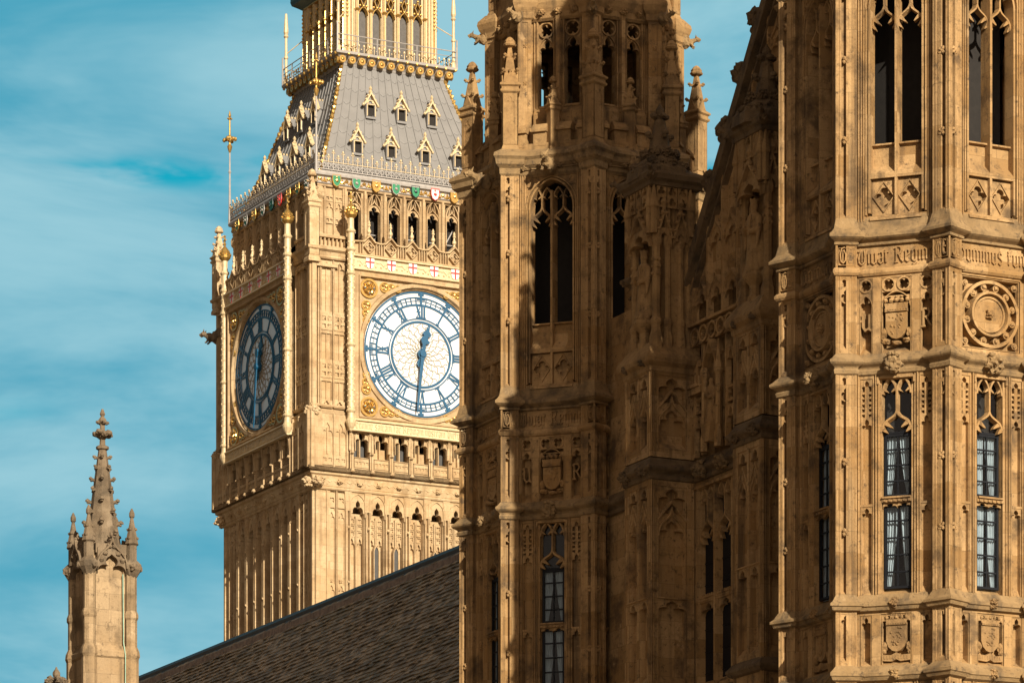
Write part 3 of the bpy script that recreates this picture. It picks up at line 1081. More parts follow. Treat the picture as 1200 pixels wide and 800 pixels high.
def pier_mesh(z0, z1, feats, mat='turret', q=Q, cx=CX, rc=RC):
    """one corner pier, at angle 22.5: square set cornerwise, sunk panel on its two outer faces"""
    mb = MB()
    phi = R(22.5)
    c = ((rc + cx) * math.cos(phi), (rc + cx) * math.sin(phi))
    s_ = q * .7071
    mb.stack(c[0], c[1], [((s_ - .13) * 1.4142, z0), ((s_ - .13) * 1.4142, z1)], 4, phi)
    for turn in (-90, 0, 90):
        a = phi + R(turn)
        rr_ = (s_ - .012) * 1.4142
        mb.stack(c[0] + rr_ * math.cos(a), c[1] + rr_ * math.sin(a), [(.032, z0), (.032, z1)], 6, 0, False)
    for turn in (-45, 45, 135, -135):
        F = Fr(c[0], c[1], phi + R(turn))
        if abs(turn) > 90:
            mb.box(F, -s_, s_, 0, s_ - .003, z0, z1); continue
        for (p0, p1, knots) in feats:
            for e in (-1, 1):
                mb.rib(F, [(e * s_ * .62, p0 + .05), (e * s_ * .62, p1 - .05)], .035, s_ - .01, s_ + .016, .4)
                mb.rib(F, [(e * s_ * .80, p0 + .02), (e * s_ * .80, p1 - .02)], .03, s_ - .01, s_ + .012, .4)
            layer(mb, F, -s_, s_, p0, p1, [(-s_ * .52, s_ * .52, p0 + .12, p1 - .10)], s_ - .13, s_ - .002)
            w = s_ * .52
            if p1 - p0 > 1.6:
                zt = p1 - .10
                mb.foil(F, (-w, w, zt - .26, zt), 4, w * .9, s_ - .14, s_ - .012, rot=R(45))
                mb.box(F, -w * .2, w * .2, s_ - .14, s_ - .015, zt - .30, zt - .22)
                mb.head(F, 0, w, zt - .50, zt - .26, s_ - .14, s_ - .012)
                for e in (-1, 1):
                    cusp(mb, F, (e * w, zt - .55), (e * w * .2, zt - .62), .03, s_ - .14, s_ - .015)
            elif p1 - p0 > .7:
                mb.head(F, 0, w, p1 - .34, p1 - .10, s_ - .14, s_ - .012)
            for zk in knots:
                rosette(mb, F, 0, zk, w * .95, s_ - .03)
            mb.wedge(F, -w, w, s_ - .14, s_ + .008, p0 + .02, p0 + .12, p0 + .26)
    return mb


def make_turret(label, loc, arms):
    root = thing('octagonal_turret', label, 'turret', loc, PT)
    # plain lower shaft
    lo = MB()
    lo.sweep(PLAN, [(0, 0), (.25, 0), (.25, 1.2), (0, 1.5), (0, 11.6)])
    lo.build('lower_shaft', 'turret', root)
    wall = MB()
    for ang in FACES:
        F = tface(ang)
        rich = ang in SEEN
        if rich:
            zone_window(wall, root, F, 11.8, 17.60)
            zone_shield(wall, root, F, 17.95, 19.36)
            zone_window(wall, root, F, Z_W, Z_C)
            zone_panel(wall, root, F, Z_P, Z_L, arms.get(ang, 'arms'))
        else:
            wall.box(F, -HW - .1, HW + .1, -.36, 0, 11.5, Z_L)
        wall.box(F, -HW - .1, HW + .1, -.36, -.03, Z_L, Z_B)
        tr = MB()
        zone_belfry(wall, tr, F, Z_B + .30, Z_T)
        tr.build('belfry_tracery', 'turret', root)
        wall.box(F, -HW - .1, HW + .1, -.42, 0, Z_T, Z_T + .6)
    # inner core so that the rooms behind the windows are shut off
    wall.build('wall', 'turret', root)
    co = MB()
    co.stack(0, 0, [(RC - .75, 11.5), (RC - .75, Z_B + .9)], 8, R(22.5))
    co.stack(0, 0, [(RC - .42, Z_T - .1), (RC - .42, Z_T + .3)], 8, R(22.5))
    # broad near-black drum, added to block the view through and darken the belfry
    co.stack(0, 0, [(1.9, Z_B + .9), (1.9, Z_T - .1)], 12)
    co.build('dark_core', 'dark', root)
    # piers
    p = pier_mesh(11.4, Z_T, [(11.6, 17.6, (13.5, 15.4)), (17.95, 19.36, ()), (Z_W, Z_C, (21.3, 23.05)), (Z_P, Z_L, ()), (Z_B + .25, Z_T, (Z_B + 2.3, Z_B + 4.3, Z_B + 5.9))])
    p0 = p.build('corner_pier', 'turret', root)
    for k in range(1, 8):
        copy_part(p0, R(45 * k))
    # moulded strings
    string_course(root, PLAN, [(0, 17.55), (.10, 17.6), (.14, 17.68), (.17, 17.70), (.17, 17.78), (.06, 17.9), (0, 17.98)])
    string_course(root, PLAN, [(0, 19.30), (.10, 19.34), (.13, 19.42), (.17, 19.44), (.17, 19.50), (.10, 19.56), (0, 19.75)])
    string_course(root, PLAN, [(0, 25.20), (.05, 25.23), (.07, 25.32), (.04, 25.36), (.06, 25.40), (.15, 25.46), (.18, 25.50), (.18, 25.55), (.12, 25.60), (.04, 25.70), (0, 25.74)])
    string_course(root, PLAN, [(0, 27.66), (.05, 27.68), (.09, 27.74), (.09, 27.80), (.05, 27.86), (0, 27.88)], mat='turret')
    string_course(root, PLAN, [(0, 28.42), (.05, 28.44), (.06, 28.49), (.03, 28.51), (.14, 28.57), (.19, 28.61), (.19, 28.68), (.13, 28.74), (.06, 28.84), (.05, 28.90), (0, 29.14)])
    string_course(root, PLAN, [(0, 35.30), (.05, 35.36), (.06, 35.52), (.16, 35.62), (.18, 35.76), (.24, 35.84), (.22, 35.94), (0, 36.10)], name='cornice')
    # letters
    words = {180: 'Dominus', 225: 'Viuat Regina', 270: 'Dominus fun'}
    for ang in SEEN:
        F = tface(ang)
        m = MB()
        write(m, F, words.get(ang, 'Viuat Regina'), -HW + .10, HW - .10, 27.98, .30, -.05, .018, .14)
        m.build('inscription', 'turret', root)
    for k in range(3, 7):
        phi = R(22.5 + 45 * k)
        c = ((RC + CX) * math.cos(phi), (RC + CX) * math.sin(phi))
        for turn in (-45, 45):
            F = Fr(c[0], c[1], phi + R(turn))
            s_ = Q * .7071
            m = MB()
            write(m, F, 'DE', -s_ * .58, s_ * .58, 27.99, .30, s_ - .14, s_ + .016, .14)
            frame(m, F, -s_ * .82, s_ * .82, 27.92, 28.38, .03, s_ - .14, s_ + .012)
            m.build('carved_letter', 'turret', root)
    # bosses on the corbel string and the lower strings
    for ang in SEEN:
        F = tface(ang)
        m = MB()
        boss(m, F.P(0, .16, 25.46), .27, ang * .11, (1, .8, 1))
        m.build('leaf_boss', 'string', root)
        for z in (19.50, 17.74):
            m = MB()
            boss(m, F.P(0, .14, z), .14, ang * .13 + z, (1, .8, 1))
            m.build('leaf_boss', 'carved', root)
        m = MB()
        for e in (-.84, -.28, .28, .84):
            boss(m, F.P(e, .10, 35.56), .115, e * 3 + ang, (1.2, .8, .9))
        m.rib(F, [(-1.0, 35.50), (1.0, 35.50)], .06, -.02, .10, .5)
        m.build('leaf_frieze', 'string', root)
    # beasts on the cornice
    g0 = MB(); gargoyle(g0, tface(0).sub(0, .05, 35.45), .26, 4.0)
    ga = g0.build('gargoyle', 'string', root)
    for ang in FACES[1:]:
        copy_part(ga, R(ang))
    # parapet
    for ang in FACES:
        ba = MB()
        F = tface(ang)
        for a in (-.95, -.38, .38, .95):
            w = .20 if abs(a) < .5 else .14
            ba.box(F, a - w, a + w, -.30, -.02, 36.2, 36.62)
            ba.prism(Fr(*F.P(a - w - .03, -.16, 0)[:2], R(ang) - math.pi / 2), [(-.22, 36.6), (.22, 36.6), (.22, 36.68), (.06, 36.86), (-.06, 36.86), (-.22, 36.68)], -2 * w - .06, 0, True)
        ba.box(F, -1.2, 1.2, -.30, -.03, 35.9, 36.28)
        ba.wedge(F, -.08, .08, -1.0, -.28, 36.0, 36.5, 37.3)
        ba.build('battlement', 'carved', root)
    pm = MB(); pr = RC + .02
    pinnacle(pm, pr * math.cos(R(22.5)), pr * math.sin(R(22.5)), 36.0, .46, 1.75, 1.25, R(22.5), 2)
    p0 = pm.build('pinnacle', 'carved', root)
    for k in range(1, 8): copy_part(p0, R(45 * k))
    pm = MB()
    pinnacle(pm, APO - .12, 0, 36.0, .30, 1.20, .72, R(0), 2, False)
    p0 = pm.build('small_pinnacle', 'carved', root)
    for k in range(1, 8): copy_part(p0, R(45 * k))
    # lantern
    rc2, q2, cx2 = 2.66, .27, .06
    pl2 = turret_plan(rc2, q2, cx2)
    ap2 = rc2 * math.cos(R(22.5)); hw2 = rc2 * math.sin(R(22.5))
    lm = MB(); lts = []
    for ang in FACES:
        F = Fr(ap2 * math.cos(R(ang)), ap2 * math.sin(R(ang)), R(ang))
        opens = [(-.65, -.17, 37.5, 40.05), (.17, .65, 37.5, 40.05)]
        layer(lm, F, -hw2, hw2, 36.0, 40.3, opens, -.34, -.06)
        lm.rib(F, [(0, 36.4), (0, 40.3)], .20, -.08, .10, .6)
        for e in (-1, 1):
            reeds(lm, F, *sorted((e * .66, e * .80)), 37.0, 40.2, 2, -.06, .04)
            reeds(lm, F, *sorted((e * .10, e * .16)), 37.0, 40.2, 1, -.06, .05)
        lm.rib(F, [(0, 36.4), (0, 37.9)], .28, -.08, .16, .7)
        lm.wedge(F, -.75, .75, -.1, .10, 36.9, 37.3, 37.58)
        for c in (-.41, .41):
            lt = MB(); lts.append(lt)
            frame(lm, F, c - .29, c + .29, 37.46, 40.12, .06, -.1, .0, .4)
            lt.foil(F, (c - .24, c + .24, 39.56, 40.05), 4, .22, -.28, -.12, .56, .40, R(45))
            lt.annulus(F, (c, 39.80), .20, .245, -.2, -.06, 24)
            lt.head(F, c, .24, 39.10, 39.56, -.28, -.12, .44)
            lt.rib(F, arch(c, .24, 39.2, .38), .05, -.28, -.07)
    lm.sweep(pl2, [(0, 36.0), (.12, 36.0), (.12, 36.7), (0, 36.9)])
    ln = lm.build('lantern', 'turret', root)
    for lt in lts:
        lt.build('lantern_tracery', 'turret', ln)
    cm = MB()
    cm.sweep(pl2, [(0, 40.05), (.07, 40.12), (.08, 40.28), (.14, 40.4), (.18, 40.55), (.16, 40.66), (0, 40.85)])
    for ang in FACES:
        F = Fr(ap2 * math.cos(R(ang)), ap2 * math.sin(R(ang)), R(ang))
        for e in (-.5, 0, .5):
            boss(cm, F.P(e, .12, 40.28), .12, ang + e)
    cm.build('lantern_cornice', 'carved', ln)
    pl = MB()
    phi = R(22.5)
    c = ((rc2 + cx2) * math.cos(phi), (rc2 + cx2) * math.sin(phi))
    pl.stack(c[0], c[1], [(q2, 36.0), (q2, 40.3)], 4, phi)
    for turn in (-45, 45):
        F = Fr(c[0], c[1], phi + R(turn)); s_ = q2 * .7071
        layer(pl, F, -s_, s_, 36.9, 40.2, [(-s_ * .45, s_ * .45, 37.3, 40.0)], s_ - .04, s_ + .02)
        for z in (38.2, 39.3): rosette(pl, F, 0, z, s_ * .4, s_)
    p0 = pl.build('lantern_pier', 'turret', root)
    for k in range(1, 8): copy_part(p0, R(45 * k))
    gm_ = MB(); gargoyle(gm_, Fr((rc2 + .3) * math.cos(phi), (rc2 + .3) * math.sin(phi), phi, 40.1), .17, 9.0)
    p0 = gm_.build('gargoyle', 'string', root)
    for k in range(1, 8): copy_part(p0, R(45 * k))
    rf = MB()  # unseen top, made tall and broad so its shadow covers the left turret
    rf.stack(0, 0, [(rc2 + .1, 40.7), (rc2 + .02, 41.2), (rc2 - .05, 41.4), (rc2 - .05, 45.6), (rc2 + .25, 46.0), (rc2 + .2, 46.3), (2.5, 46.6), (2.3, 47.6), (1.6, 48.8), (.9, 50.0), (.4, 51.3), (.15, 52.8)], 8, R(22.5))
    for ang in FACES:
        F = Fr(ap2 * math.cos(R(ang)), ap2 * math.sin(R(ang)), R(ang))
        for c in (-.39, .39):
            rf.rib(F, [(c - .3, 41.6)] + arch(c, .3, 44.4, .6) + [(c + .3, 41.6)], .1, -.1, .06)
    finial(rf, 0, 0, 52.6, .3)
    rf.build('cupola', 'carved', root)
    pm = MB()
    pinnacle(pm, rc2 * math.cos(R(22.5)), rc2 * math.sin(R(22.5)), 40.8, .34, 1.3, 1.0, R(22.5), 2)
    p0 = pm.build('pinnacle', 'carved', root)
    for k in range(1, 8): copy_part(p0, R(45 * k))
    return root


TR = (10.574, 103.75)
TL = (2.183, 121.95)
t_right = make_turret('golden sunlit octagonal stone turret with curtained windows', (*TR, 0), {180: 'wheel', 225: 'arms', 270: 'wheel'})
t_left = make_turret('shaded octagonal stone turret with open lantern and pinnacles, hiding part of the clock tower', (*TL, 0), {180: 'arms', 225: 'arms', 270: 'wheel'})

# ------------------------------------------------------------------ the clock tower
CT = (-8.09, 229.56)
CTH = R(27.12)
ct = thing('clock_tower', 'tall honey stone clock tower with blue and white dials and a grey iron roof', 'clock tower', (*CT, 0), CTH)
QT = [math.pi / 2 * k for k in range(4)]
A_F, A_L = R(270), R(180)          # the sunlit dial side and the shaded dial side


def side(d=0.0, ang=A_F):
    """frame of a side; d is the distance from the axis to its plane"""
    return Fr(d * math.cos(ang), d * math.sin(ang), ang)


def four(ob, faces=(1, 2, 3)):
    return [copy_part(ob, QT[k]) for k in faces]


def square(r):
    return [(-r, -r), (r, -r), (r, r), (-r, r)]


RS = 6.21
NB, PB = 7, 1.20                   # bays on each side
F = side(RS)
# --- shaft
w = MB()
w.sweep(square(RS - .95), [(0, 0), (0, 47.9)])
hb = NB * PB / 2
for e in (-1, 1):                  # corner piers, panelled
    a0, a1 = sorted((e * hb, e * (RS + .0)))
    w.box(F, a0, a1, -.95, -.09, 20, 47.2)
    w.rib(F, [(e * (RS - .14), 20), (e * (RS - .14), 47.2)], .30, -.12, .10, .55)
    w.rib(F, [(e * (hb + .10), 20), (e * (hb + .10), 47.2)], .22, -.12, .10, .5)
    for k in range(1, 3):
        x = e * (hb + .10 + k * (RS - hb - .24) / 3)
        w.rib(F, [(x, 20), (x, 47.2)], .10, -.12, .06, .4)
        for q in (-.09, .09):
            w.rib(F, [(x + q, 20), (x + q, 47.2)], .05, -.12, -.02, .4)
    for k in range(3):
        x = e * (hb + .10 + (k + .5) * (RS - hb - .24) / 3)
        for z in (46.0, 42.0, 38.6, 35.2, 31.8):
            w.head(F, x, .20, z - .5, z + .02, -.12, -.01)
        w.foil(F, (x - .2, x + .2, 46.2, 47.0), 4, .19, -.12, .0, rot=R(45))
        for z in (42.1, 38.7, 35.3, 31.9):
            rosette(w, F, x, z + .12, .13, -.06)
for i in range(NB + 1):
    a = -hb + i * PB
    w.box(F, a - .17, a + .17, -.95, -.10, 20, 46.1)
    w.rib(F, [(a - .10, 20), (a - .10, 46.9)], .12, -.12, .10, .4)
    w.rib(F, [(a + .10, 20), (a + .10, 46.9)], .12, -.12, .10, .4)
    for q in (-.20, .20):
        w.rib(F, [(a + q, 20), (a + q, 46.1)], .06, -.3, -.04, .4)
    w.prism(F, [(a - .17, 46.1), (a + .17, 46.1), (a + .22, 47.2), (a - .22, 47.2)], -.9, .08)
    for z in (45.2, 42.2, 38.8, 35.4, 32.0):
        w.ball(F.P(a, .08, z), .10, (1, 1, 1), 1, .4, 3)
for i in range(NB):
    c = -hb + (i + .5) * PB
    w.box(F, c - .46, c + .46, -.96, -.42, 20, 46.06)
    w.head(F, c, .31, 46.02, 47.22, -.35, .02, .72)
    for e in (-1, 1):
        w.box(F, *sorted((c + e * .31, c + e * .45)), -.35, .018, 46.02, 47.22)
    w.rib(F, [(c - .42, 45.8)] + arch(c, .42, 46.45, .60) + [(c + .42, 45.8)], .08, -.1, .08)
    w.rib(F, [(c, 20), (c, 45.9)], .13, -.45, -.22, .5)
    for e in (-1, 1):
        q = c + e * .24
        w.box(F, q - .17, q + .17, -.45, -.33, 44.75, 45.95)
        for z in (44.9, 45.25, 45.6):
            w.foil(F, (q - .17, q + .17, z - .14, z + .18), 4, .15, -.36, -.25, rot=R(45))
        w.head(F, q, .17, 44.2, 44.75, -.44, -.27)
        for z in (41.4, 38.0, 34.6, 31.2):
            w.head(F, q, .17, z - .45, z + .05, -.44, -.30)
w0 = w.build('shaft', 'tower', ct)
four(w0)
for i in (1, 2, 4, 5):
    c = -hb + (i + .5) * PB
    s_ = MB()
    s_.rib(F, [(c - .15, 34.0)] + arch(c, .15, 44.0, .35) + [(c + .15, 34.0)], .09, -.44, -.12, .5)
    s_.box(F, c - .13, c + .13, -.43, -.20, 34, 34.2)
    so = s_.build('slit_window', 'tower', ct)
    g = MB(); g.prism(F, [(c - .14, 34)] + [(c + .14, 34)] + arch(c, .14, 44.0, .3)[::-1], -.40, -.19); g.build('pane', 'leaddark', so)
    four(so)

# --- carved cornice and gallery
GP = []
m = MB()
m.sweep(square(RS), [(0, 47.1), (.12, 47.16), (.16, 47.24), (.10, 47.30), (.14, 47.34), (.30, 47.85), (.42, 47.92), (.44, 48.06), (.30, 48.14), (0, 48.2)])
m.build('carved_cornice', 'tower_carved', ct)
m = MB()
for i in range(11):
    a = -6 + i * 1.2
    boss(m, F.P(a, .26, 47.6), .17, i, (1.1, .7, .9))
    if i < 10:
        m.rib(F, [(a + .2, 47.55), (a + .4, 47.68), (a + .6, 47.55), (a + .8, 47.68), (a + 1.0, 47.55)], .10, .12, .24, .5)
o = m.build('leaf_frieze', 'tower_carved', ct); four(o)
RG = 6.74
G = side(RG)
m = MB()
m.sweep(square(RG - .75), [(0, 48.0), (0, 51.3)])
m.sweep(square(RG), [(0, 48.05), (.06, 48.1), (.06, 48.28), (0, 48.33)])
hb2 = NB * PB / 2
for i in range(NB):
    c = -hb2 + (i + .5) * PB
    m.box(G, c - .44, c + .44, -.76, -.06, 48.2, 48.95)           # sill panel
    for k in range(4):
        m.foil(G, (c - .42 + k * .21, c - .21 + k * .21, 48.42, 48.90), 4, .10, -.08, -.015, rot=R(45))
    m.wedge(G, c - .44, c + .44, -.5, .0, 48.93, 48.95, 49.1)
    if i % 2:
        m.box(G, c - .44, c + .44, -.76, -.45, 48.9, 49.6)
    m.rib(G, [(c, 49.0), (c, 50.0)], .12, -.5, -.28, .5)
    m.head(G, c, .45, 49.55, 50.62, -.35, .0, .92)
    m.rib(G, [(c - .40, 49.3), (c - .40, 49.8)] + arch(c, .42, 49.95, .56) + [(c + .40, 49.8), (c + .40, 49.3)], .07, -.1, .06)
for i in range(NB + 1):
    a = -hb2 + i * PB
    m.box(G, a - .11, a + .11, -.9, .0, 48.2, 50.6)
    m.rib(G, [(a, 48.3), (a, 50.3)], .11, -.02, .07, .5)
    m.prism(Fr(*G.P(a - .065, 0, 0)[:2], A_F + math.pi / 2), [(-.24, 50.62), (-.22, 50.5), (-.10, 50.1), (-.07, 49.6), (-.06, 49.3), (0, 49.3), (0, 50.62)], -.13, 0, True)
    m.ball(G.P(a, .12, 49.2), .10, (1, 1, 1), 1, .3, 2)
    m.ball(G.P(a, .12, 48.2), .13, (1, 1, 1), 1, .3, 2)
for e in (-1, 1):                                                  # piers of the gallery
    a0, a1 = sorted((e * (hb2 + .17), e * RG))
    m.box(G, a0, a1, -.76, -.07, 48.1, 51.3)
    m.rib(G, [(e * (RG - .16), 48.2), (e * (RG - .16), 51.3)], .32, -.1, .10, .6)
    for k in range(2):
        x = e * (hb2 + .30 + (k + .5) * .78)
        m.rib(G, [(x - e * .39, 48.3), (x - e * .39, 51.2)], .13, -.1, .04, .5)
        m.head(G, x, .33, 49.9, 51.0, -.1, .0, .8)
        for q in (-1, 1):
            m.foil(G, (*sorted((x, x + q * .33)), 48.4, 48.95), 4, .14, -.1, -.015, rot=R(45))
        m.rib(G, [(x, 49.0), (x, 50.4)], .08, -.1, -.01, .5)
m.box(G, -hb2 - .1, hb2 + .1, -.76, -.01, 50.6, 51.4)
go = m.build('bracket_gallery', 'tower', ct); four(go)
for i in (0, 2, 4, 6):
    c = -hb2 + (i + .5) * PB
    s_ = MB()
    s_.box(G, c - .40, c + .40, -.66, -.60, 49.0, 50.5)
    s_.box(G, c - .03, c + .03, -.60, -.55, 49.0, 50.4)
    four(s_.build('gallery_window', 'leaddark', ct))

# --- clock stage
RP, RB_, AB = 6.59, 7.0, 4.20
P = side(RP); B = side(RB_)
m = MB()
m.sweep(square(RP - .28), [(0, 51.2), (0, 60.9)])
for e in (-1, 1):
    m.rib(P, [(e * (RP - .20), 51.3), (e * (RP - .20), 60.0)], .42, -.3, .04, .62)
    m.rib(P, [(e * (RP - .50), 51.3), (e * (RP - .50), 60.0)], .14, -.3, -.08, .5)
    x0, x1 = AB + .25, RP - .58
    m.box(P, *sorted((e * x0, e * x1)), -.3, -.17, 51.3, 60.0)
    for k in range(3):
        x = e * (x0 + (x1 - x0) * k / 2)
        m.rib(P, [(x, 51.6), (x, 59.6)], .10, -.2, -.02, .4)
        for q in (-.09, .09):
            m.rib(P, [(x + q, 51.6), (x + q, 59.6)], .05, -.2, -.09, .4)
    for k in range(2):
        x = e * (x0 + (x1 - x0) * (k + .5) / 2); hw = (x1 - x0) / 4 - .05
        m.rib(P, [(x, 51.9), (x, 59.6)], .06, -.2, -.11, .5)
        for z in (53.6, 56.2):
            for q in (-1, 1):
                for r_ in range(2):
                    m.foil(P, (*sorted((x, x + q * hw)), z - .42 + r_ * .42, z + r_ * .42), 4, hw * .46, -.19, -.05, rot=R(45))
            m.foil(P, (x - hw, x + hw, z - .6, z + .6), 4, hw * .9, -.19, -.09, .56, .42)
        m.head(P, x, hw, 58.9, 59.55, -.19, -.05)
        m.foil(P, (x - hw, x + hw, 51.55, 51.95), 4, hw * .5, -.19, -.05)
co = m.build('corner_piers', 'tower', ct); four(co)
m = MB()
PSQ = square(RP)
m.sweep(PSQ, [(0, 51.15), (.10, 51.2), (.12, 51.32), (0, 51.38)])
m.sweep(PSQ, [(-.3, 51.55), (.0, 51.6), (.02, 51.72), (-.3, 51.78)])
m.sweep(PSQ, [(-.3, 59.6), (.02, 59.64), (.08, 59.72), (.03, 59.8), (.10, 60.0), (.26, 60.1), (.28, 60.24), (0, 60.34)])
m.build('pier_string', 'tower', ct)
# square frame with the round opening
RD = 3.45
m = MB()
m.box(B, -AB, AB, -.7, -.35, 51.3, 59.2)
m.disc_hole(B, (-3.86, 3.86, 55 - 3.86, 55 + 3.86), (0, 55), 3.84, -.36, -.16, 40)
for a0, a1 in ((-AB, -3.86), (3.86, AB)):
    m.box(B, a0, a1, -.7, -.04, 51.14, 59.1)
m.box(B, -AB, AB, -.7, -.04, 58.86, 59.14)
m.box(B, -AB, AB, -.7, -.02, 50.9, 51.14)
frame(m, B, -3.92, 3.92, 51.08, 58.92, .14, -.2, .06, .4)
m.annulus(B, (0, 55), 3.48, 3.86, -.36, -.06, 72, r0f=3.62, r1f=3.82)
m.annulus(B, (0, 55), 3.44, 3.52, -.36, -.20, 72, r0f=3.50)
fo = m.build('dial_surround', 'tower', ct); four(fo)
for ex in (-1, 1):
    for ez in (-1, 1):
        m = MB()
        c = (ex * 3.24, 55 + ez * 3.24)
        m.annulus(B, c, .42, .54, -.17, -.06, 24)
        for k in range(8):
            t = k * math.pi / 4
            m.ball(B.P(c[0] + .26 * math.cos(t), -.12, c[1] + .26 * math.sin(t)), .13, (1, 1, 1), 2, .5, 3, 0, k)
        m.ball(B.P(c[0], -.10, c[1]), .14, (1, 1, 1), 2, .4, 3)
        for q in (0, 1):
            for t in (.95, 1.35, 1.75):
                off = (ex * (3.24 - (t if q else -.16)), 55 + ez * (3.24 - (-.16 if q else t)))
                r_ = .34 - .12 * (t - .95)
                off = (off[0], off[1])
                m.annulus(B, off, r_ * .62, r_ * .85, -.17, -.08, 16)
                for k in range(4):
                    a = k * math.pi / 2 + .6
                    m.ball(B.P(off[0] + r_ * .4 * math.cos(a), -.13, off[1] + r_ * .4 * math.sin(a)), r_ * .3, (1, 1, 1), 1, .5, 3, 0, k)
        so = m.build('spandrel_tracery', 'gold', ct)
        m = MB()
        for k in range(4):
            t = k * math.pi / 2
            m.ball(B.P(c[0] + .27 * math.cos(t), -.03, c[1] + .27 * math.sin(t)), .06, (1, 1, 1), 1)
        m.build('blue_boss', 'blue', so)
        four(so)

# the dial
D = side(6.70)
m = MB(); m.disc(D, (0, 55), RD + .03, -.04, 0, 72)
dial = m.build('dial', 'opal', ct)
m = MB()
for r0, r1 in ((3.37, 3.45), (3.09, 3.15), (2.67, 2.77), (1.93, 1.985), (1.73, 1.85)):
    m.annulus(D, (0, 55), r0, r1, -.01, .05, 96)
m.annulus(D, (0, 55), 2.92, 2.95, -.01, .04, 96)


def radial(mb, ang, r0, r1, w0, w1, off=0.0, d1=.05):
    c, s_ = math.cos(ang), math.sin(ang)
    pts = [(r0, off - w0 / 2), (r1, off - w1 / 2), (r1, off + w1 / 2), (r0, off + w0 / 2)]
    mb.prism(D, [(x * c - y * s_, 55 + x * s_ + y * c) for x, y in pts], -.01, d1)


for k in range(60):
    a = math.pi / 2 - k * math.pi / 30
    radial(m, a, 2.76, 3.12, .05, .055)
for k in range(12):
    a = math.pi / 2 - k * math.pi / 6
    radial(m, a, 2.70, 3.42, .115, .135, 0, .06)
    radial(m, a, 3.24, 3.34, .34, .34, 0, .055)
    for e in (-1, 1):
        radial(m, a + e * math.pi / 60, 3.0, 3.06, .18, .18)
    # numeral: strokes from the inner ring outwards
    n = (12, 1, 2, 3, 4, 5, 6, 7, 8, 9, 10, 11)[k]
    txt = {1: 'I', 2: 'II', 3: 'III', 4: 'IV', 5: 'V', 6: 'VI', 7: 'VII', 8: 'VIII', 9: 'IX', 10: 'X', 11: 'XI', 12: 'XII'}[n]
    wd = {'I': .15, 'V': .27, 'X': .27}
    tw = sum(wd[c] for c in txt)
    x = tw / 2
    r0, r1 = 2.02, 2.66
    for c in txt:
        xc = x - wd[c] / 2
        if c == 'I':
            radial(m, a, r0, r1, .10, .10, xc, .045)
        else:
            s0, s1 = (.10, -.10)
            ca, sa = math.cos(a), math.sin(a)
            strokes = [((r1, xc + .10), (r0, xc + (0 if c == 'V' else -.10)), .10), ((r1, xc - .10), (r0, xc + (0 if c == 'V' else .10)), .05)]
            for p, q, wdt in strokes:
                pts = [(p[0], p[1] + wdt / 2), (q[0], q[1] + wdt / 2), (q[0], q[1] - wdt / 2), (p[0], p[1] - wdt / 2)]
                m.prism(D, [(u * ca - v_ * sa, 55 + u * sa + v_ * ca) for u, v_ in pts], -.01, .044)
            if c == 'X':
                radial(m, a, 2.31, 2.37, .22, .22, xc, .05)
        x -= wd[c]
    radial(m, a, 2.0, 2.05, tw + .05, tw + .05, 0, .04)
m.build('dial_ring', 'blue', dial)
m = MB()
NP = 18
for k in range(NP):
    for sgn in (-1, 1):
        path = []
        for i in range(9):
            f = i / 8
            r = .28 + 1.46 * f
            t = 2 * math.pi * k / NP + sgn * (.85 * f ** .8) + .05 * (1 if i % 2 else -1)
            path.append((r * math.cos(t), 55 + r * math.sin(t)))
        m.rib(D, path, .036, -.005, .02, .8)
m.build('lattice', 'bronze', dial)
# hands: minute hand just past the half hour, hour hand half way between XII and I
m = MB()
hang = math.pi / 2 - R(15.5)
mang = math.pi / 2 - R(186)


def hand(mb, ang, pts, d0, d1):
    c, s_ = math.cos(ang), math.sin(ang)
    full = pts + [(x, -y) for x, y in pts[::-1] if y != 0]
    poly = [(x * c - y * s_, 55 + x * s_ + y * c) for x, y in full][::-1]
    mb.prism(D, poly, d0, d1, True)


hand(m, hang, [(-.75, .0), (-.66, .12), (-.45, .15), (-.30, .07), (.0, .22), (.3, .14), (.62, .10), (.70, .26), (.80, .30), (.86, .16), (1.02, .10), (1.12, .26), (1.26, .22), (1.36, .10), (1.66, .05), (1.78, .0)], .10, .17)
m.disc(D, (0, 55), .26, .05, .22, 24)
m.build('hour_hand', 'blue', dial)
m = MB()
hand(m, mang, [(-1.0, .0), (-.95, .13), (-.80, .19), (-.62, .14), (-.50, .06), (0, .11), (1.2, .085), (3.0, .05), (3.35, .0)], .24, .30)
m.disc(D, (0, 55), .18, .22, .34, 24)
m.build('minute_hand', 'blue', dial)
four(dial)

# inscription band below the dial
m = MB()
m.box(B, -AB - .3, AB + .3, -.6, .0, 50.35, 50.9)
m.rib(B, [(-AB - .3, 50.38), (AB + .3, 50.38)], .12, -.05, .10, .5)
m.rib(B, [(-AB - .3, 50.95), (AB + .3, 50.95)], .14, -.05, .12, .5)
write(m, B, 'Domine saluam fac Reginam nostram Victoriam primam', -4.1, 4.1, 50.50, .30, -.01, .04, .14)
four(m.build('inscription', 'palegold', ct))
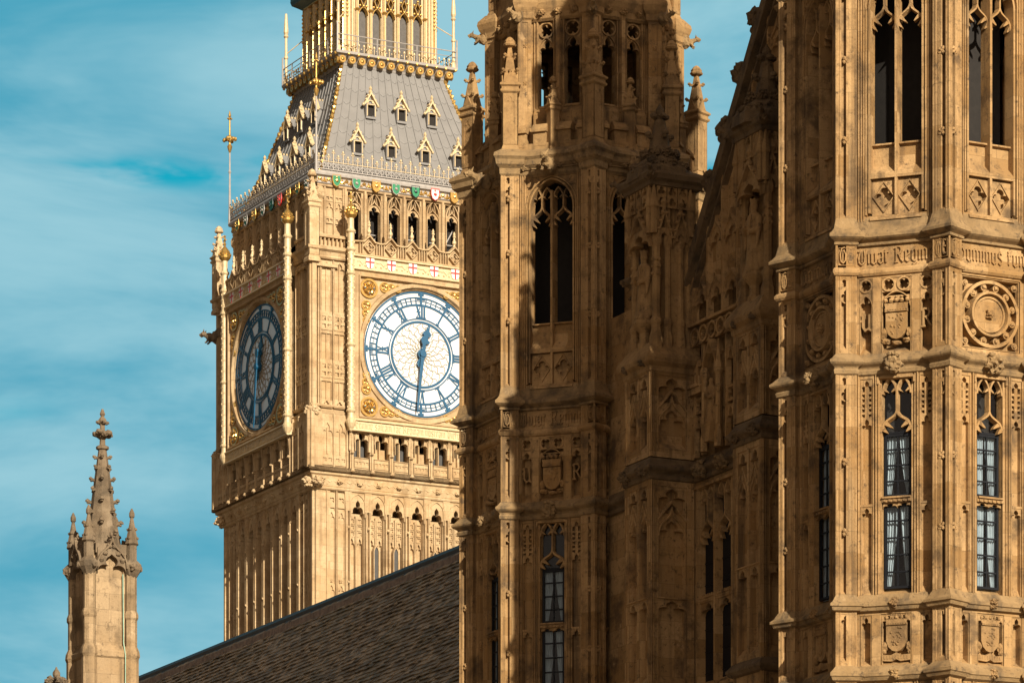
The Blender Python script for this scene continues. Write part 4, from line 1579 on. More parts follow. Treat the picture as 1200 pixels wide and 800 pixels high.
# shields band, with its five small shields
m = MB()
m.box(B, -AB - .1, AB + .1, -.7, .0, 59.14, 59.88)
m.rib(B, [(-AB - .1, 59.2), (AB + .1, 59.2)], .14, -.05, .12, .5)
m.rib(B, [(-AB - .1, 59.90), (AB + .1, 59.90)], .13, -.05, .16, .5)
for i in range(26):
    a = -4.0 + i * .32
    m.rib(B, [(a, 59.55 + .07 * (-1) ** i), (a + .16, 59.65), (a + .32, 59.55 - .07 * (-1) ** i)], .07, -.01, .04, .6)
    m.ball(B.P(a + .16, .02, 59.42), .06, (1, 1, 1), 1)
four(m.build('shield_band', 'palegold', ct))
for i in range(6):
    c = -3.25 + i * 1.30
    m = MB()
    pts = [(c - .25, 59.86), (c - .25, 59.56), (c - .18, 59.36), (c, 59.24), (c + .18, 59.36), (c + .25, 59.56), (c + .25, 59.86)]
    m.prism(B, pts, -.01, .07)
    s_ = m.build('small_shield', 'white', ct)
    m = MB()
    m.box(B, c - .045, c + .045, .06, .085, 59.27, 59.86)
    m.box(B, c - .255, c - .045, .06, .085, 59.58, 59.67)
    m.box(B, c + .045, c + .255, .06, .085, 59.58, 59.67)
    m.build('red_cross', 'red', s_)
    four(s_)
# zigzag balustrade
m = MB()
zb0, zb1 = 59.96, 60.70
N = 6
top = []
for i in range(N):
    c = -3.25 + i * 1.30
    top += [(c - .65, zb1), (c - .34, zb1 + .04), (c, zb1 + .38), (c + .34, zb1 + .04)]
top = [(-AB, zb1)] + top[1:] + [(AB, zb1)]
m.rib(B, top, .15, -.22, .06, .5)
m.rib(B, [(-AB, zb0 + .05), (AB, zb0 + .05)], .14, -.22, .06, .5)
m.prism(B, [(-AB, zb0), (AB, zb0)] + top[::-1], -.20, -.14)
for i in range(N):
    c = -3.25 + i * 1.30
    m.rib(B, [(c, zb0 + .18), (c + .30, zb0 + .50), (c, zb0 + .82), (c - .30, zb0 + .50)], .09, -.16, .04, .5, True)
    m.foil(B, (c - .17, c + .17, zb0 + .34, zb0 + .66), 4, .15, -.16, -.02)
    for q in (-.58, -.42, .42, .58):
        m.rib(B, [(c + q, zb0 + .1), (c + q, zb1 - .05)], .09, -.16, .02, .5)
four(m.build('balustrade', 'tower', ct))
for i in range(N):
    c = -3.25 + i * 1.30
    m = MB()
    x, y, _ = B.P(c, -.08, 0)
    m.stack(x, y, [(.10, 61.0), (.06, 61.2), (.12, 61.3), (.12, 61.38), (.06, 61.48), (.05, 61.6)], 8)
    m.ball((x, y, 61.66), .09, (1, 1, 1), 2, .3, 3)
    m.stack(x, y, [(.05, 61.7), (.08, 61.8), (.02, 61.95)], 8)
    four(m.build('balustrade_finial', 'palegold', ct))
# pier parapet with little arcade
for e in (-1, 1):
    m = MB()
    a0, a1 = sorted((e * (AB + .2), e * (RP - .02)))
    m.box(P, a0, a1, -.34, -.22, 60.25, 60.95)
    for k in range(9):
        x = a0 + (k + .5) * (a1 - a0) / 9
        m.rib(P, [(x, 60.3), (x, 60.85)], .11, -.24, -.04, .6)
    m.box(P, a0, a1, -.34, .04, 60.82, 60.98)
    m.box(P, a0, a1, -.34, .02, 60.25, 60.36)
    m.wedge(P, a0 + .3, a1 - .6, -.3, .08, 59.2, 59.3, 59.6)
    four(m.build('parapet', 'tower', ct))

# gilded colonnettes beside the dial
cl = MB()
x, y, _ = B.P(-AB - .18, 0, 0)
cl.stack(x, y, [(.06, 50.3), (.18, 50.5), (.27, 50.72), (.29, 50.85), (.21, 51.0), (.19, 51.1), (.19, 61.3)], 12)
for z in (51.4, 55.0, 58.9, 60.2, 61.2):
    cl.stack(x, y, [(.19, z - .12), (.25, z - .05), (.27, z), (.25, z + .05), (.19, z + .12)], 12, 0, False)
for k in range(6):
    t = k * math.pi / 3
    for i in range(30):
        z = 51.6 + i * .31
        cl.ball((x + .19 * math.cos(t + (i % 2) * .5), y + .19 * math.sin(t + (i % 2) * .5), z), .042, (1, 1, 1.6), 1)
cl.stack(x, y, [(.19, 61.3), (.17, 61.5), (.17, 61.95)], 8)
c0 = cl.build('colonnette', 'palegold', ct)
m = MB()
m.stack(x, y, [(.18, 61.9), (.33, 62.06), (.35, 62.2), (.30, 62.28), (.32, 62.34), (.20, 62.55), (.10, 62.68), (.05, 62.75)], 12)
for k in range(8):
    t = k * math.pi / 4
    m.ball((x + .34 * math.cos(t), y + .34 * math.sin(t), 62.24), .07, (1, 1, 1), 1)
    m.ball((x + .25 * math.cos(t), y + .25 * math.sin(t), 62.42), .06, (1, 1, 1.4), 1)
m.stack(x, y, [(.05, 62.7), (.05, 63.25)], 6)
m.ball((x, y, 62.85), .10, (1, 1, 1), 1)
m.tube((x - .17, y, 63.08), (x + .17, y, 63.08), .05, .05, 6)
m.ball((x, y, 63.3), .08, (1, 1, 1), 1)
m.build('gilded_cap', 'gold', c0)
four(c0)
c1 = copy_part(c0, 0.0, None, tuple(Vector(B.P(AB + .18, 0, 0)) - Vector(B.P(-AB - .18, 0, 0))))
four(c1)
# stone pinnacles at the corners, and the beasts under them
m = MB()
pinnacle(m, -RP + .12, -RP + .12, 59.4, .62, 2.9, 1.5, R(225), 3)
four(m.build('corner_pinnacle', 'tower_carved', ct))
m = MB()
gargoyle(m, Fr((-RP + .1), (-RP + .1), R(225), 58.0), .36, 2)
g0 = m.build('gargoyle', 'spire', ct)
g0.location += Vector((0, 0, 0))
four(g0, (1, 2, 3))
bpy.data.objects.remove(g0)
for e in (-1, 1):
    m = MB()
    boss(m, P.P(e * (RP - .2), .05, 51.3), .30, 3 + e)
    four(m.build('corner_boss', 'tower_carved', ct))
    m = MB()
    boss(m, side(RS).P(e * (RS - .1), .32, 47.5), .36, 8 + e)
    four(m.build('corner_boss', 'tower_carved', ct))

# --- belfry
RB2 = 5.80
E_ = side(RB2)
m = MB()
z0, z1 = 60.8, 63.85
NB2, PB2 = 7, 1.19
hb3 = NB2 * PB2 / 2
bw = .41
opens = [(-hb3 + (i + .5) * PB2 - bw, -hb3 + (i + .5) * PB2 + bw, z0, z1 - .12) for i in range(NB2)]
layer(m, E_, -RB2 + .5, RB2 - .5, z0, z1, opens, -.5, -.06)
for i in range(NB2 + 1):
    a = -hb3 + i * PB2
    m.rib(E_, [(a, z0), (a, z1)], .22, -.1, .09, .5)
    m.rib(E_, [(a - .13, z0), (a - .13, z1 - .4)], .08, -.3, .0, .5)
    m.rib(E_, [(a + .13, z0), (a + .13, z1 - .4)], .08, -.3, .0, .5)
for e in (-1, 1):
    a0, a1 = sorted((e * hb3, e * RB2))
    m.box(E_, *sorted((e * (RB2 - .5), e * (RB2 - .3))), -.5, -.06, z0, z1)
    for k in range(3):
        x = e * (hb3 + .12 + k * .56)
        m.rib(E_, [(x, z0), (x, z1)], .15, -.1, .05, .5)
        if k < 2:
            for z in (62.0, 63.2):
                for q in (-1, 1):
                    m.foil(E_, (*sorted((x + e * .28, x + e * .28 + q * .21)), z - .18, z + .18), 4, .10, -.07, .02, rot=R(45))
            m.head(E_, x + e * .28, .21, 62.5, 63.0, -.07, .02)
bo = m.build('belfry_wall', 'tower', ct); four(bo)
m = MB()
for i in range(NB2):
    c = -hb3 + (i + .5) * PB2
    zs = 62.72
    m.rib(E_, [(c - bw + .03, z0), (c - bw + .03, zs + .1)] + arch(c, bw - .03, zs + .3, .75) + [(c + bw - .03, zs + .1), (c + bw - .03, z0)], .10, -.3, .03, .5)
    m.rib(E_, ogee(c, bw - .03, zs + .05, .68), .09, -.28, -.02, .5)
    m.head(E_, c, bw - .05, zs - .08, zs + .42, -.24, -.10, .46)
    for e in (-1, 1):
        m.rib(E_, [(c + e * bw * .48, zs + .42), (c + e * bw * .20, zs + .95)], .07, -.26, -.05, .5)
        m.ball(E_.P(c + e * bw * .55, -.15, zs + .80), .08, (1, 1, 1), 1)
four(m.build('belfry_tracery', 'tower', ct))
m = MB()
m.sweep(square(RB2), [(0, 63.78), (.08, 63.82), (.10, 63.9), (0, 63.95)])
m.build('belfry_string', 'tower', ct)
m = MB()
x = -(RB2 - .1)
m.stack(x, x, [(.33, 60.8), (.28, 61.2), (.22, 61.3), (.22, 63.1), (.34, 63.25), (.36, 63.5), (.2, 63.8)], 8)
four(m.build('belfry_shaft', 'tower', ct))
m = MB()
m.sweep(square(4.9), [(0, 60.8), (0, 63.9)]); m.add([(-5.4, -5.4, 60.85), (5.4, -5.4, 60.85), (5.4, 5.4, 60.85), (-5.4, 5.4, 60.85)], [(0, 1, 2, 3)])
m.build('belfry_dark_core', 'dark', ct)  # near-black block, the inside shade put into its colour
m = MB()
for i in range(5):
    a = -4.4 + i * 2.1
    m.tube(E_.P(a, -.75, 61.0), E_.P(a + .9, -.75, 62.6), .04, .04, 4)
    m.tube(E_.P(a - .6, -.7, 61.7), E_.P(a + 1.2, -.7, 61.7), .035, .035, 4)
four(m.build('belfry_railing', 'lead', ct))
# --- painted and gilded frieze
m = MB()
RE = 6.0
m.sweep(square(RB2), [(0, 63.9), (.12, 63.98), (.10, 64.3), (.26, 64.38), (.28, 64.5), (.24, 64.62), (-.4, 64.66)])
m.build('eaves_gutter', 'lead', ct)
FE = side(RB2 + .10)
m = MB()
rnd = random.Random(5)
for i in range(44):
    a = -5.75 + i * .2675
    m.ball(FE.P(a, .02, 64.14 + .05 * (-1) ** i), .11, (1.3, .8, .9), 1, .6, 3, 0, i)
    m.rib(FE, [(a - .13, 64.02), (a, 64.26), (a + .13, 64.02)], .05, .0, .07, .5)
four(m.build('gilded_frieze', 'gold', ct))
for i in range(9):
    c = -4.8 + i * 1.2
    m = MB()
    pts = [(c - .24, 64.46), (c - .24, 64.12), (c - .16, 63.92), (c, 63.82), (c + .16, 63.92), (c + .24, 64.12), (c + .24, 64.46)]
    m.prism(FE, pts, .08, .16, True)
    s_ = m.build('painted_shield', ('green', 'green', 'gold', 'green', 'green', 'white', 'gold', 'green', 'green')[i], ct)
    m = MB()
    m.rib(FE, pts, .05, .10, .18, .6, True)
    m.ball(FE.P(c, .16, 64.15), .10, (1, 1, 1), 1, .5, 3)
    m.ball(FE.P(c, .16, 64.34), .06, (1, 1, 1), 1)
    m.build('emblem', ('gold', 'lead', 'gold', 'lead', 'navy', 'red', 'gold', 'gold', 'lead')[i], s_)
    four(s_)
# --- cresting on the eaves
CR = side(RE)
m = MB(); g = MB()
m.rib(CR, [(-RE, 64.72), (RE, 64.72)], .08, -.05, .03, .7)
g.rib(CR, [(-RE, 65.14), (RE, 65.14)], .04, -.03, .02, .7)
for i in range(41):
    a = -5.85 + i * .2925
    hgt = 65.72 if i % 2 else 65.46
    m.box(CR, a - .022, a + .022, -.03, .015, 64.74, hgt)
    m.annulus(CR, (a, 64.94), .09, .13, -.02, .02, 12)
    if i % 2:
        m.rib(CR, arch(a, .15, 65.14, .22, 4), .035, -.02, .02)
    g.box(CR, a - .016, a + .016, -.02, .021, 65.13, hgt + .03)
    g.ball(CR.P(a, 0, hgt + .02), .065, (1, 1, 1.3), 1)
    for e in (-1, 1):
        g.ball(CR.P(a + e * .075, 0, hgt - .09), .042, (1, 1, 1), 1)
co = m.build('cresting', 'lead', ct)
g.build('gilded_tips', 'palegold', co)
four(co)
m = MB()
xk = RE * 1.0
m.stack(-xk, -xk, [(.10, 64.5), (.08, 65.2), (.05, 67.4), (.09, 67.5), (.05, 67.6), (.045, 68.8)], 8)
po = m.build('corner_finial', 'lead', ct)
g = MB()
g.stack(-xk, -xk, [(.05, 68.6), (.12, 68.8), (.16, 68.95), (.06, 69.1), (.05, 70.6), (.09, 70.7), (.02, 71.0)], 8)
for t in (R(-45), R(135)):
    ex, ey = math.cos(t), math.sin(t)
    for e in (.2, .34):
        g.ball((-xk + ex * e, -xk + ey * e, 69.35 + (.34 - e) * .3), .11, (1, 1, 1.2), 2, .3, 2)
for t in (R(45), R(225)):
    ex, ey = math.cos(t), math.sin(t)
    for e in (.2, .34):
        g.ball((-xk + ex * e, -xk + ey * e, 69.35 + (.34 - e) * .3), .11, (1, 1, 1.2), 2, .3, 2)
g.ball((-xk, -xk, 69.4), .15, (1, 1, 1.6), 2)
for t in range(4):
    g.ball((-xk + .11 * math.cos(t * 1.571), -xk + .11 * math.sin(t * 1.571), 70.55), .06, (1, 1, 1), 1)
g.build('gilded_cross', 'gold', po)
four(po)

# --- iron roof
ZR0, ZR1, RR0, RR1 = 64.6, 71.6, 5.62, 3.16


def rr(z):
    f = (z - ZR0) / (ZR1 - ZR0)
    return RR0 + (RR1 - RR0) * (f + .10 * f * (1 - f) * 2)


m = MB()
NZ = 14
zz = [ZR0 + (ZR1 - ZR0) * i / NZ for i in range(NZ + 1)]
m.stack(0, 0, [(rr(z) * 1.4142, z) for z in zz], 4, R(45))
roof = m.build('iron_roof', 'slate_roof', ct)
ROOF_COPIES = []
m = MB()


def rp(a, z, h=0.0):
    """point on the sunlit roof slope: a across (fraction of the half width), h above the plate"""
    r = rr(z)
    nz = (RR0 - RR1) / (ZR1 - ZR0); L = math.hypot(1, nz)
    return side(r).P(a * r, h / L, z + h * nz / L)


NR = 17
for i in range(1, NR):
    f = -1 + 2 * i / NR
    for k in range(NZ):
        m.tube(rp(f, zz[k], .01), rp(f, zz[k + 1], .01), .045, .045, 4)
for row in range(1, 8):
    for i in range(NR):
        f0, f1 = -1 + 2 * i / NR, -1 + 2 * (i + 1) / NR
        zt = ZR0 + row * .92 + (.12 if i % 2 else 0)
        pts = [rp(f0 + (f1 - f0) * q / 4, zt - .20 * math.sin(math.pi * q / 4), .012) for q in range(5)]
        for q in range(4):
            m.tube(pts[q], pts[q + 1], .022, .022, 4)
rb = m.build('roof_rib', 'slate_roof', ct)
four(rb)
m = MB()
for k in range(24):
    z = ZR0 + .1 + k * (ZR1 - ZR0) / 24
    r = rr(z)
    m.ball((-r - .02, -r - .02, z), .13, (1, 1, 1.3), 1, .5, 3, 0, k)
    m.tube((-r, -r, z), (-rr(z + .29), -rr(z + .29), z + .29), .07, .07, 5)
four(m.build('gilded_hip', 'gold', ct))


def dormer(fr, z):
    r = rr(z)
    Fd = side(r)
    a = fr * r
    b = MB()
    dep = .62
    for e in (-1, 1):
        b.box(Fd, *sorted((a + e * 0.197, a + e * 0.312)), -dep * .9, .18, z - 0.101, z + 0.605)
    b.box(Fd, a - 0.312, a + 0.312, -dep, .2, z - 0.168, z - 0.05)
    b.box(Fd, a - 0.312, a + 0.312, -dep - .2, .14, z + 0.588, z + 0.672)
    b.prism(Fd, [(a - 0.361, z + 0.638), (a + 0.361, z + 0.638), (a + 0.049, z + 1.176), (a - 0.049, z + 1.176)], -dep - .5, .02, True)
    d = b.build('dormer', 'slate_roof', ct)
    g_ = MB()
    g_.box(Fd, a - 0.197, a + 0.197, -.3, .02, z - 0.05, z + 0.588)
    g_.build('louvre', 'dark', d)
    g_ = MB()
    g_.rib(Fd, [(a - 0.426, z + 0.588), (a - 0.246, z + 0.857), (a, z + 1.26), (a + 0.246, z + 0.857), (a + 0.426, z + 0.588)], .12, .0, .24, .6)
    g_.rib(Fd, [(a - 0.246, z - 0.034), (a - 0.246, z + 0.605), (a + 0.246, z + 0.605), (a + 0.246, z - 0.034)], .07, .1, .24, .6)
    for e in (-1, 1):
        for t in (.3, .6):
            g_.ball(Fd.P(a + e * 0.41 * (1 - t), .15, z + 0.672 + t * .75), .075, (1, 1, 1), 1)
        g_.ball(Fd.P(a + e * 0.443, .14, z + 0.588), .10, (1, 1, 1), 1)
    g_.head(Fd, a, .28, z + 0.605, z + 0.89, .04, .10)
    g_.stack(*Fd.P(a, .1, 0)[:2], [(.07, z + 1.193), (.13, z + 1.327), (.05, z + 1.428), (.10, z + 1.529), (.02, z + 1.68)], 6)
    for k in range(5):
        g_.ball(Fd.P(a, .0 - k * .18, z + 1.226), .07, (1, 1, 1.3), 1)
    g_.build('gilded_gable', 'palegold', d)
    four(d)


for fr in (-.62, -.21, .21, .62):
    dormer(fr, 66.15)
for fr in (-.46, 0, .46):
    dormer(fr, 68.55)

# --- lantern
m = MB()
ZG = 72.15
m.sweep(square(RR1), [(0, 71.45), (.06, 71.5), (.10, 71.6), (.42, 71.95), (.58, 72.0), (.60, 72.14), (-.6, 72.18)])
m.build('lantern_floor', 'lead', ct)
FL = side(RR1 + .30)
m = MB()
for i in range(12):
    a = -3.3 + i * .6
    m.annulus(FL, (a, 71.72), .10, .20, -.1, .14, 14)
    m.ball(FL.P(a, .08, 71.72), .10, (1, 1, 1), 1)
    m.ball(FL.P(a + .3, .30, 71.98), .09, (1, 1, 1.2), 1)
four(m.build('gilded_cove', 'gold', ct))
RAIL = side(RR1 + .52)
m = MB()
ra = RR1 + .52
for z, t in ((73.05, .03), (72.75, .02)):
    m.tube(RAIL.P(-ra, 0, z), RAIL.P(ra, 0, z), t, t, 5)
for i in range(7):
    a = -ra + i * ra / 3
    m.tube(RAIL.P(a, 0, 72.15), RAIL.P(a, 0, 73.3 if i in (0, 6) else 73.05), .035, .035, 5)
m.tube(RAIL.P(-ra, .04, 72.1), RAIL.P(-ra, .04, 73.7), .06, .05, 6)
four(m.build('gallery_railing', 'lead', ct))
m = MB()
for i in range(24):
    a = -ra + .12 + i * (2 * ra - .24) / 23
    m.tube(RAIL.P(a, -.05, 72.15), RAIL.P(a, -.05, 72.5), .022, .022, 4)
    m.ball(RAIL.P(a, -.05, 72.55), .07, (1, 1, 1.4), 1)
    if i < 23:
        m.ball(RAIL.P(a + .145, -.05, 72.36), .05, (1, 1, 1), 1)
four(m.build('fleur_cresting', 'palegold', ct))
RL = 2.82
L = side(RL)
m = MB()
for i in range(6):
    a = -2.1 + i * .84
    m.box(L, a - .16, a + .16, -.3, -.05, 72.1, 76.2)
    m.rib(L, [(a, 72.1), (a, 76.3)], .16, -.08, .10, .6)
    for e in (-1, 1):
        m.rib(L, [(a + e * .11, 72.1), (a + e * .11, 74.9)], .07, -.1, .02, .6)
for e in (-1, 1):
    for x in (2.38, 2.60, 2.78):
        m.rib(L, [(e * x, 72.1), (e * x, 76.3)], .12, -.2, .05, .6)
    m.box(L, *sorted((e * 2.15, e * RL)), -.3, -.1, 72.1, 76.3)
lo = m.build('lantern_shafts', 'palegold', ct); four(lo)
for i in range(6):
    m = MB()
    a = -2.1 + i * .84
    m.rib(L, [(a, 72.25), (a, 76.2)], .06, .05, .125, .5)
    m.ball(L.P(a, .1, 74.85), .13, (1, 1, .7), 2, .4, 3)
    m.ball(L.P(a, .1, 72.3), .12, (1, 1, .7), 1)
    if i < 5:
        c = a + .42
        m.rib(L, arch(c, .27, 74.62, .42, 6), .09, -.2, .06)
        for e in (-1, 1):
            m.rib(L, [(c, 75.05), (c + e * .15, 75.4), (c, 75.75)], .07, -.2, .04)
            m.ball(L.P(c + e * .2, .0, 75.1), .08, (1, 1, 1), 1)
            m.ball(L.P(c + e * .2, .0, 75.6), .08, (1, 1, 1), 1)
        m.ball(L.P(c, .03, 75.08), .09, (1, 1, 1), 1)
        m.ball(L.P(c, .03, 75.8), .09, (1, 1, 1), 1)
    m.rib(L, [(max(a - .42, -RL), 76.25), (min(a + .42, RL), 76.25)], .14, -.2, .12)
    four(m.build('gilded_lantern_tracery', 'gold', ct))
for e in (-1, 1):
    m = MB()
    for k in range(8):
        m.ball(L.P(e * 2.7, .08, 74.4 + k * .22), .08, (1, 1, 1), 1)
    m.rib(L, [(e * 2.7, 72.2), (e * 2.7, 76.2)], .08, .0, .09, .5)
    four(m.build('gilded_crocket_strip', 'gold', ct))
m = MB()
m.sweep(square(RL - .28), [(0, 72.1), (0, 76.3)])
m.build('lantern_louvres', 'lamp', ct)
m = MB()
m.sweep(square(RL), [(0, 76.25), (.2, 76.4), (.50, 76.6), (.56, 76.8), (.55, 77.0), (0, 77.1)])
m.build('lantern_cornice', 'navy', ct)
m = MB()
m.stack(0, 0, [(3.2 * 1.414, 77.0), (2.2 * 1.414, 79.5), (1.0 * 1.414, 86), (.25, 92), (.12, 96)], 4, R(45))
m.build('spire_roof', 'slate_roof', ct)
m = MB()
x = -ra + .12
m.stack(x, x, [(.16, 72.1), (.14, 72.4), (.085, 72.5), (.085, 73.6), (.13, 73.66), (.13, 73.74), (.085, 73.8), (.08, 74.8), (.15, 74.9), (.1, 75.0), (.15, 75.15), (.07, 76.2), (.12, 75.5), (.02, 75.9)], 8)
m.tube((x, x, 73.9), (-RL, -RL, 74.6), .03, .03, 5)
four(m.build('lantern_pinnacle', 'palegold', ct))

# ------------------------------------------------------------------ gabled wing between the turrets
wing = thing('gabled_wing', 'dark shaded stone wing with steep crocketed gable between the two octagonal turrets', 'palace wing', (*TR, 0), PT)
WX = -.45
W = Fr(WX, 0, R(180))              # a = -y
GA, GZ = -6.4, 38.75               # apex of the gable
FA, FZ = -11.75, 31.15             # its foot
wl_ = MB()
wl_.box(W, -17.6, -2.2, -1.6, -.50, 0, 31.0)
wl_.box(W, -17.6, -11.57, -.6, -.06, 11, 31.0)
wl_.box(W, -7.2, -2.2, -.6, -.06, 11, 31.0)
wl_.box(W, -11.57, -7.2, -.55, -.10, 0, 19.4)
# tall mullioned window
A0, A1 = -11.40, -7.36
NLT = 4
pw = (A1 - A0) / NLT
layer(wl_, W, -11.6, -7.15, 19.4, 25.2, [(A0, A1, 19.5, 25.0)], -.30, -.02)
for i in range(NLT + 1):
    a = A0 + i * pw
    wl_.rib(W, [(a, 19.5), (a, 25.0)], .20, -.45, .02, .4)
wl_.rib(W, [(A0 - .1, 25.04), (A1 + .1, 25.04)], .16, -.1, .06, .5)
trws = []
for i in range(NLT):
    trw = MB(); trws.append(trw)
    c = A0 + (i + .5) * pw
    light(trw, W, c, pw * .5 - .12, 23.55, .62, 25.0, .10, -.22, -.03, .42)
    wl_.box(W, c - pw / 2, c + pw / 2, -.25, -.05, 21.78, 21.92)
    wl_.rib(W, [(c - pw / 2, 21.93), (c + pw / 2, 21.93)], .10, -.2, -.03, .5)
    wl_.head(W, c, pw * .5 - .10, 21.45, 21.78, -.22, -.08)
    for k in range(6):
        wl_.box(W, c - .33 + k * .12, c - .28 + k * .12, -.1, -.015, 21.92, 22.0)
    wl_.wedge(W, c - pw / 2 + .05, c + pw / 2 - .05, -.45, .10, 19.3, 19.4, 19.75)
# string-to-string arcade with the small niche
SA = -10.28
for i in range(10):
    a = -11.5 + i * .46
    if abs(a - SA) < .42: continue
    wl_.rib(W, [(a, 25.9), (a, 29.0)], .12, -.1, .06, .5)
for i in range(9):
    c = -11.27 + i * .46
    if abs(c - SA) < .45: continue
    for z in (26.9, 28.5):
        wl_.head(W, c, .21, z - .4, z + .10, -.1, .03)
    wl_.foil(W, (c - .22, c + .22, 27.1, 27.55), 4, .2, -.1, .02, rot=R(45))
wl_.box(W, -11.57, -10.75, -.1, .20, 27.62, 27.80)
wl_.rib(W, [(-11.57, 27.85), (-10.95, 27.85), (-10.95, 28.35), (-10.7, 28.35)], .16, -.1, .26, .6)
for e in (-1, 1):
    x, y, _ = W.P(SA + e * .40, .16, 0)
    wl_.stack(x, y, [(.13, 25.9), (.13, 26.3), (.09, 26.4), (.09, 27.9), (.14, 28.0), (.14, 28.15), (.08, 28.3), (.02, 28.9)], 8)
    wl_.rib(W, [(SA + e * .40, 28.0), (SA + e * .30, 28.4), (SA, 28.95)], .12, -.1, .25, .5)
wl_.box(W, SA - .36, SA + .36, -.12, -.02, 26.2, 28.6)
wl_.prism(W, [(SA - .26, 26.5), (SA - .12, 26.1), (SA + .12, 26.1), (SA + .26, 26.5), (SA + .26, 26.62), (SA - .26, 26.62)], -.1, .34, True)
# foiled circles under the gable
for i in range(9):
    c = -11.3 + i * .5
    wl_.foil(W, (c - .25, c + .25, 29.0, 29.5), 4, .22, -.1, .10, rot=R(45))
    wl_.annulus(W, (c, 29.25), .19, .25, -.1, .16, 16)
wl_.rib(W, [(-11.6, 29.58), (-7.1, 29.58)], .14, -.1, .22, .6)
# gable with blind tracery
slope = (GZ - FZ) / (GA - FA)


def rake(a):
    return GZ - slope * abs(a - GA)


wl_.prism(W, [(FA, 30.9), (2 * GA - FA, 30.9), (2 * GA - FA, FZ), (GA, GZ), (FA, FZ)], -.62, -.08)
for i in range(13):
    a = GA + (i - 6) * .86
    zt = rake(a)
    wl_.rib(W, [(a, 29.6), (a, zt - .1)], .16, -.1, .08, .5)
    for q in range(6):
        z = 30.9 + q * 1.5
        if z + .1 < rake(a) and z + .1 < rake(a + .86):
            wl_.rib(W, ogee(a + .43, .38, z - .75, .72), .09, -.1, .05)
            wl_.head(W, a + .43, .36, z - .9, z - .3, -.1, .0, .45)
wl_.build('wall', 'turret', wing)
for trw in trws:
    trw.build('window_tracery', 'turret', wing)
cp = MB()
for e in (-1, 1):
    ft = (GA + e * (GA - FA), FZ); ap = (GA, GZ)
    cp.rib(W, [ft, ap], .55, -.66, .16, .75)
    off = .30
    cp.rib(W, [(ft[0], ft[1] - .42), (ap[0], ap[1] - .42)], .16, -.2, .26, .5)
    cp.rib(W, [(ft[0], ft[1] - .75), (ap[0], ap[1] - .75)], .12, -.2, .10, .5)
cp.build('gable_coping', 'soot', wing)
for e in (-1, 1):
    L = math.hypot(slope, 1)
    ox, oz = e * slope / L, 1 / L              # outward from the rake
    for k in range(6):
        f = (k + .45) / 6
        a = GA + e * (GA - FA) * (1 - f); z = FZ + (GZ - FZ) * f
        c = MB()
        for q, r_ in ((.30, .16), (.52, .24), (.76, .26)):
            c.ball(W.P(a + ox * q, -.25, z + oz * q + (q - .2) * .3), r_, (1, 1, 1.1), 3, .6, 3.2, 0, k + q)
        rc_ = random.Random(k)
        for q in range(8):
            t = q * .785
            c.ball(W.P(a + ox * .68 + .28 * math.cos(t), -.25 + rc_.uniform(-.18, .18), z + oz * .68 + .12 + .28 * math.sin(t)), .11, (1, 1, 1), 2, .5, 3, 0, q + k)
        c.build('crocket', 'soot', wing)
# the roof behind the gable
rf = MB()
h0 = 0.25
rf.add([(.2, 6.4 - 5.35, 30.9), (.2, 6.4, 38.3), (.2, 6.4 + 5.35, 30.9), (16, 6.4 - 5.35, 30.9), (16, 6.4, 38.3), (16, 6.4 + 5.35, 30.9)],
       [(0, 1, 4, 3), (1, 2, 5, 4), (0, 2, 1), (3, 4, 5), (0, 3, 5, 2)])
rf.build('roof', 'slate', wing)
bk = MB()
bk.box(Fr(1.1, 0, R(180)), -17.6, -2.2, -15, 0, 0, 30.9)
bk.build('rear_block', 'turret', wing)
g = MB()
g.box(W, A0, A1, -.26, -.22, 19.5, 25.0)
for i in range(NLT):
    for k in range(6):
        z = 19.8 + k * .62
        g.box(W, A0 + i * pw, A0 + (i + 1) * pw, -.22, -.20, z, z + .03)
g.build('dark_glazing', 'frame', wing)
# strings, carried round the piers
OA, OB = -1.85, -1.62
PA = (11.57, 13.10); PBY = (5.62, 7.18)
WPLAN = [(WX, 16.8), (WX, PA[1]), (OA, PA[1]), (OA, PA[0]), (WX, PA[0]), (WX, PBY[1]), (OB, PBY[1]), (OB, PBY[0]), (WX, PBY[0]), (WX, 3.3)]
for prof in ([(0, 25.20), (.05, 25.23), (.07, 25.32), (.04, 25.36), (.06, 25.40), (.15, 25.46), (.18, 25.50), (.18, 25.55), (.12, 25.60), (.04, 25.70), (0, 25.82)],
             [(0, 17.55), (.10, 17.6), (.17, 17.70), (.17, 17.78), (0, 17.98)], [(0, 19.0), (.10, 19.04), (.17, 19.14), (.17, 19.20), (0, 19.4)]):
    m = MB(); m.sweep(WPLAN, prof, False); m.build('string_course', 'soot', wing)


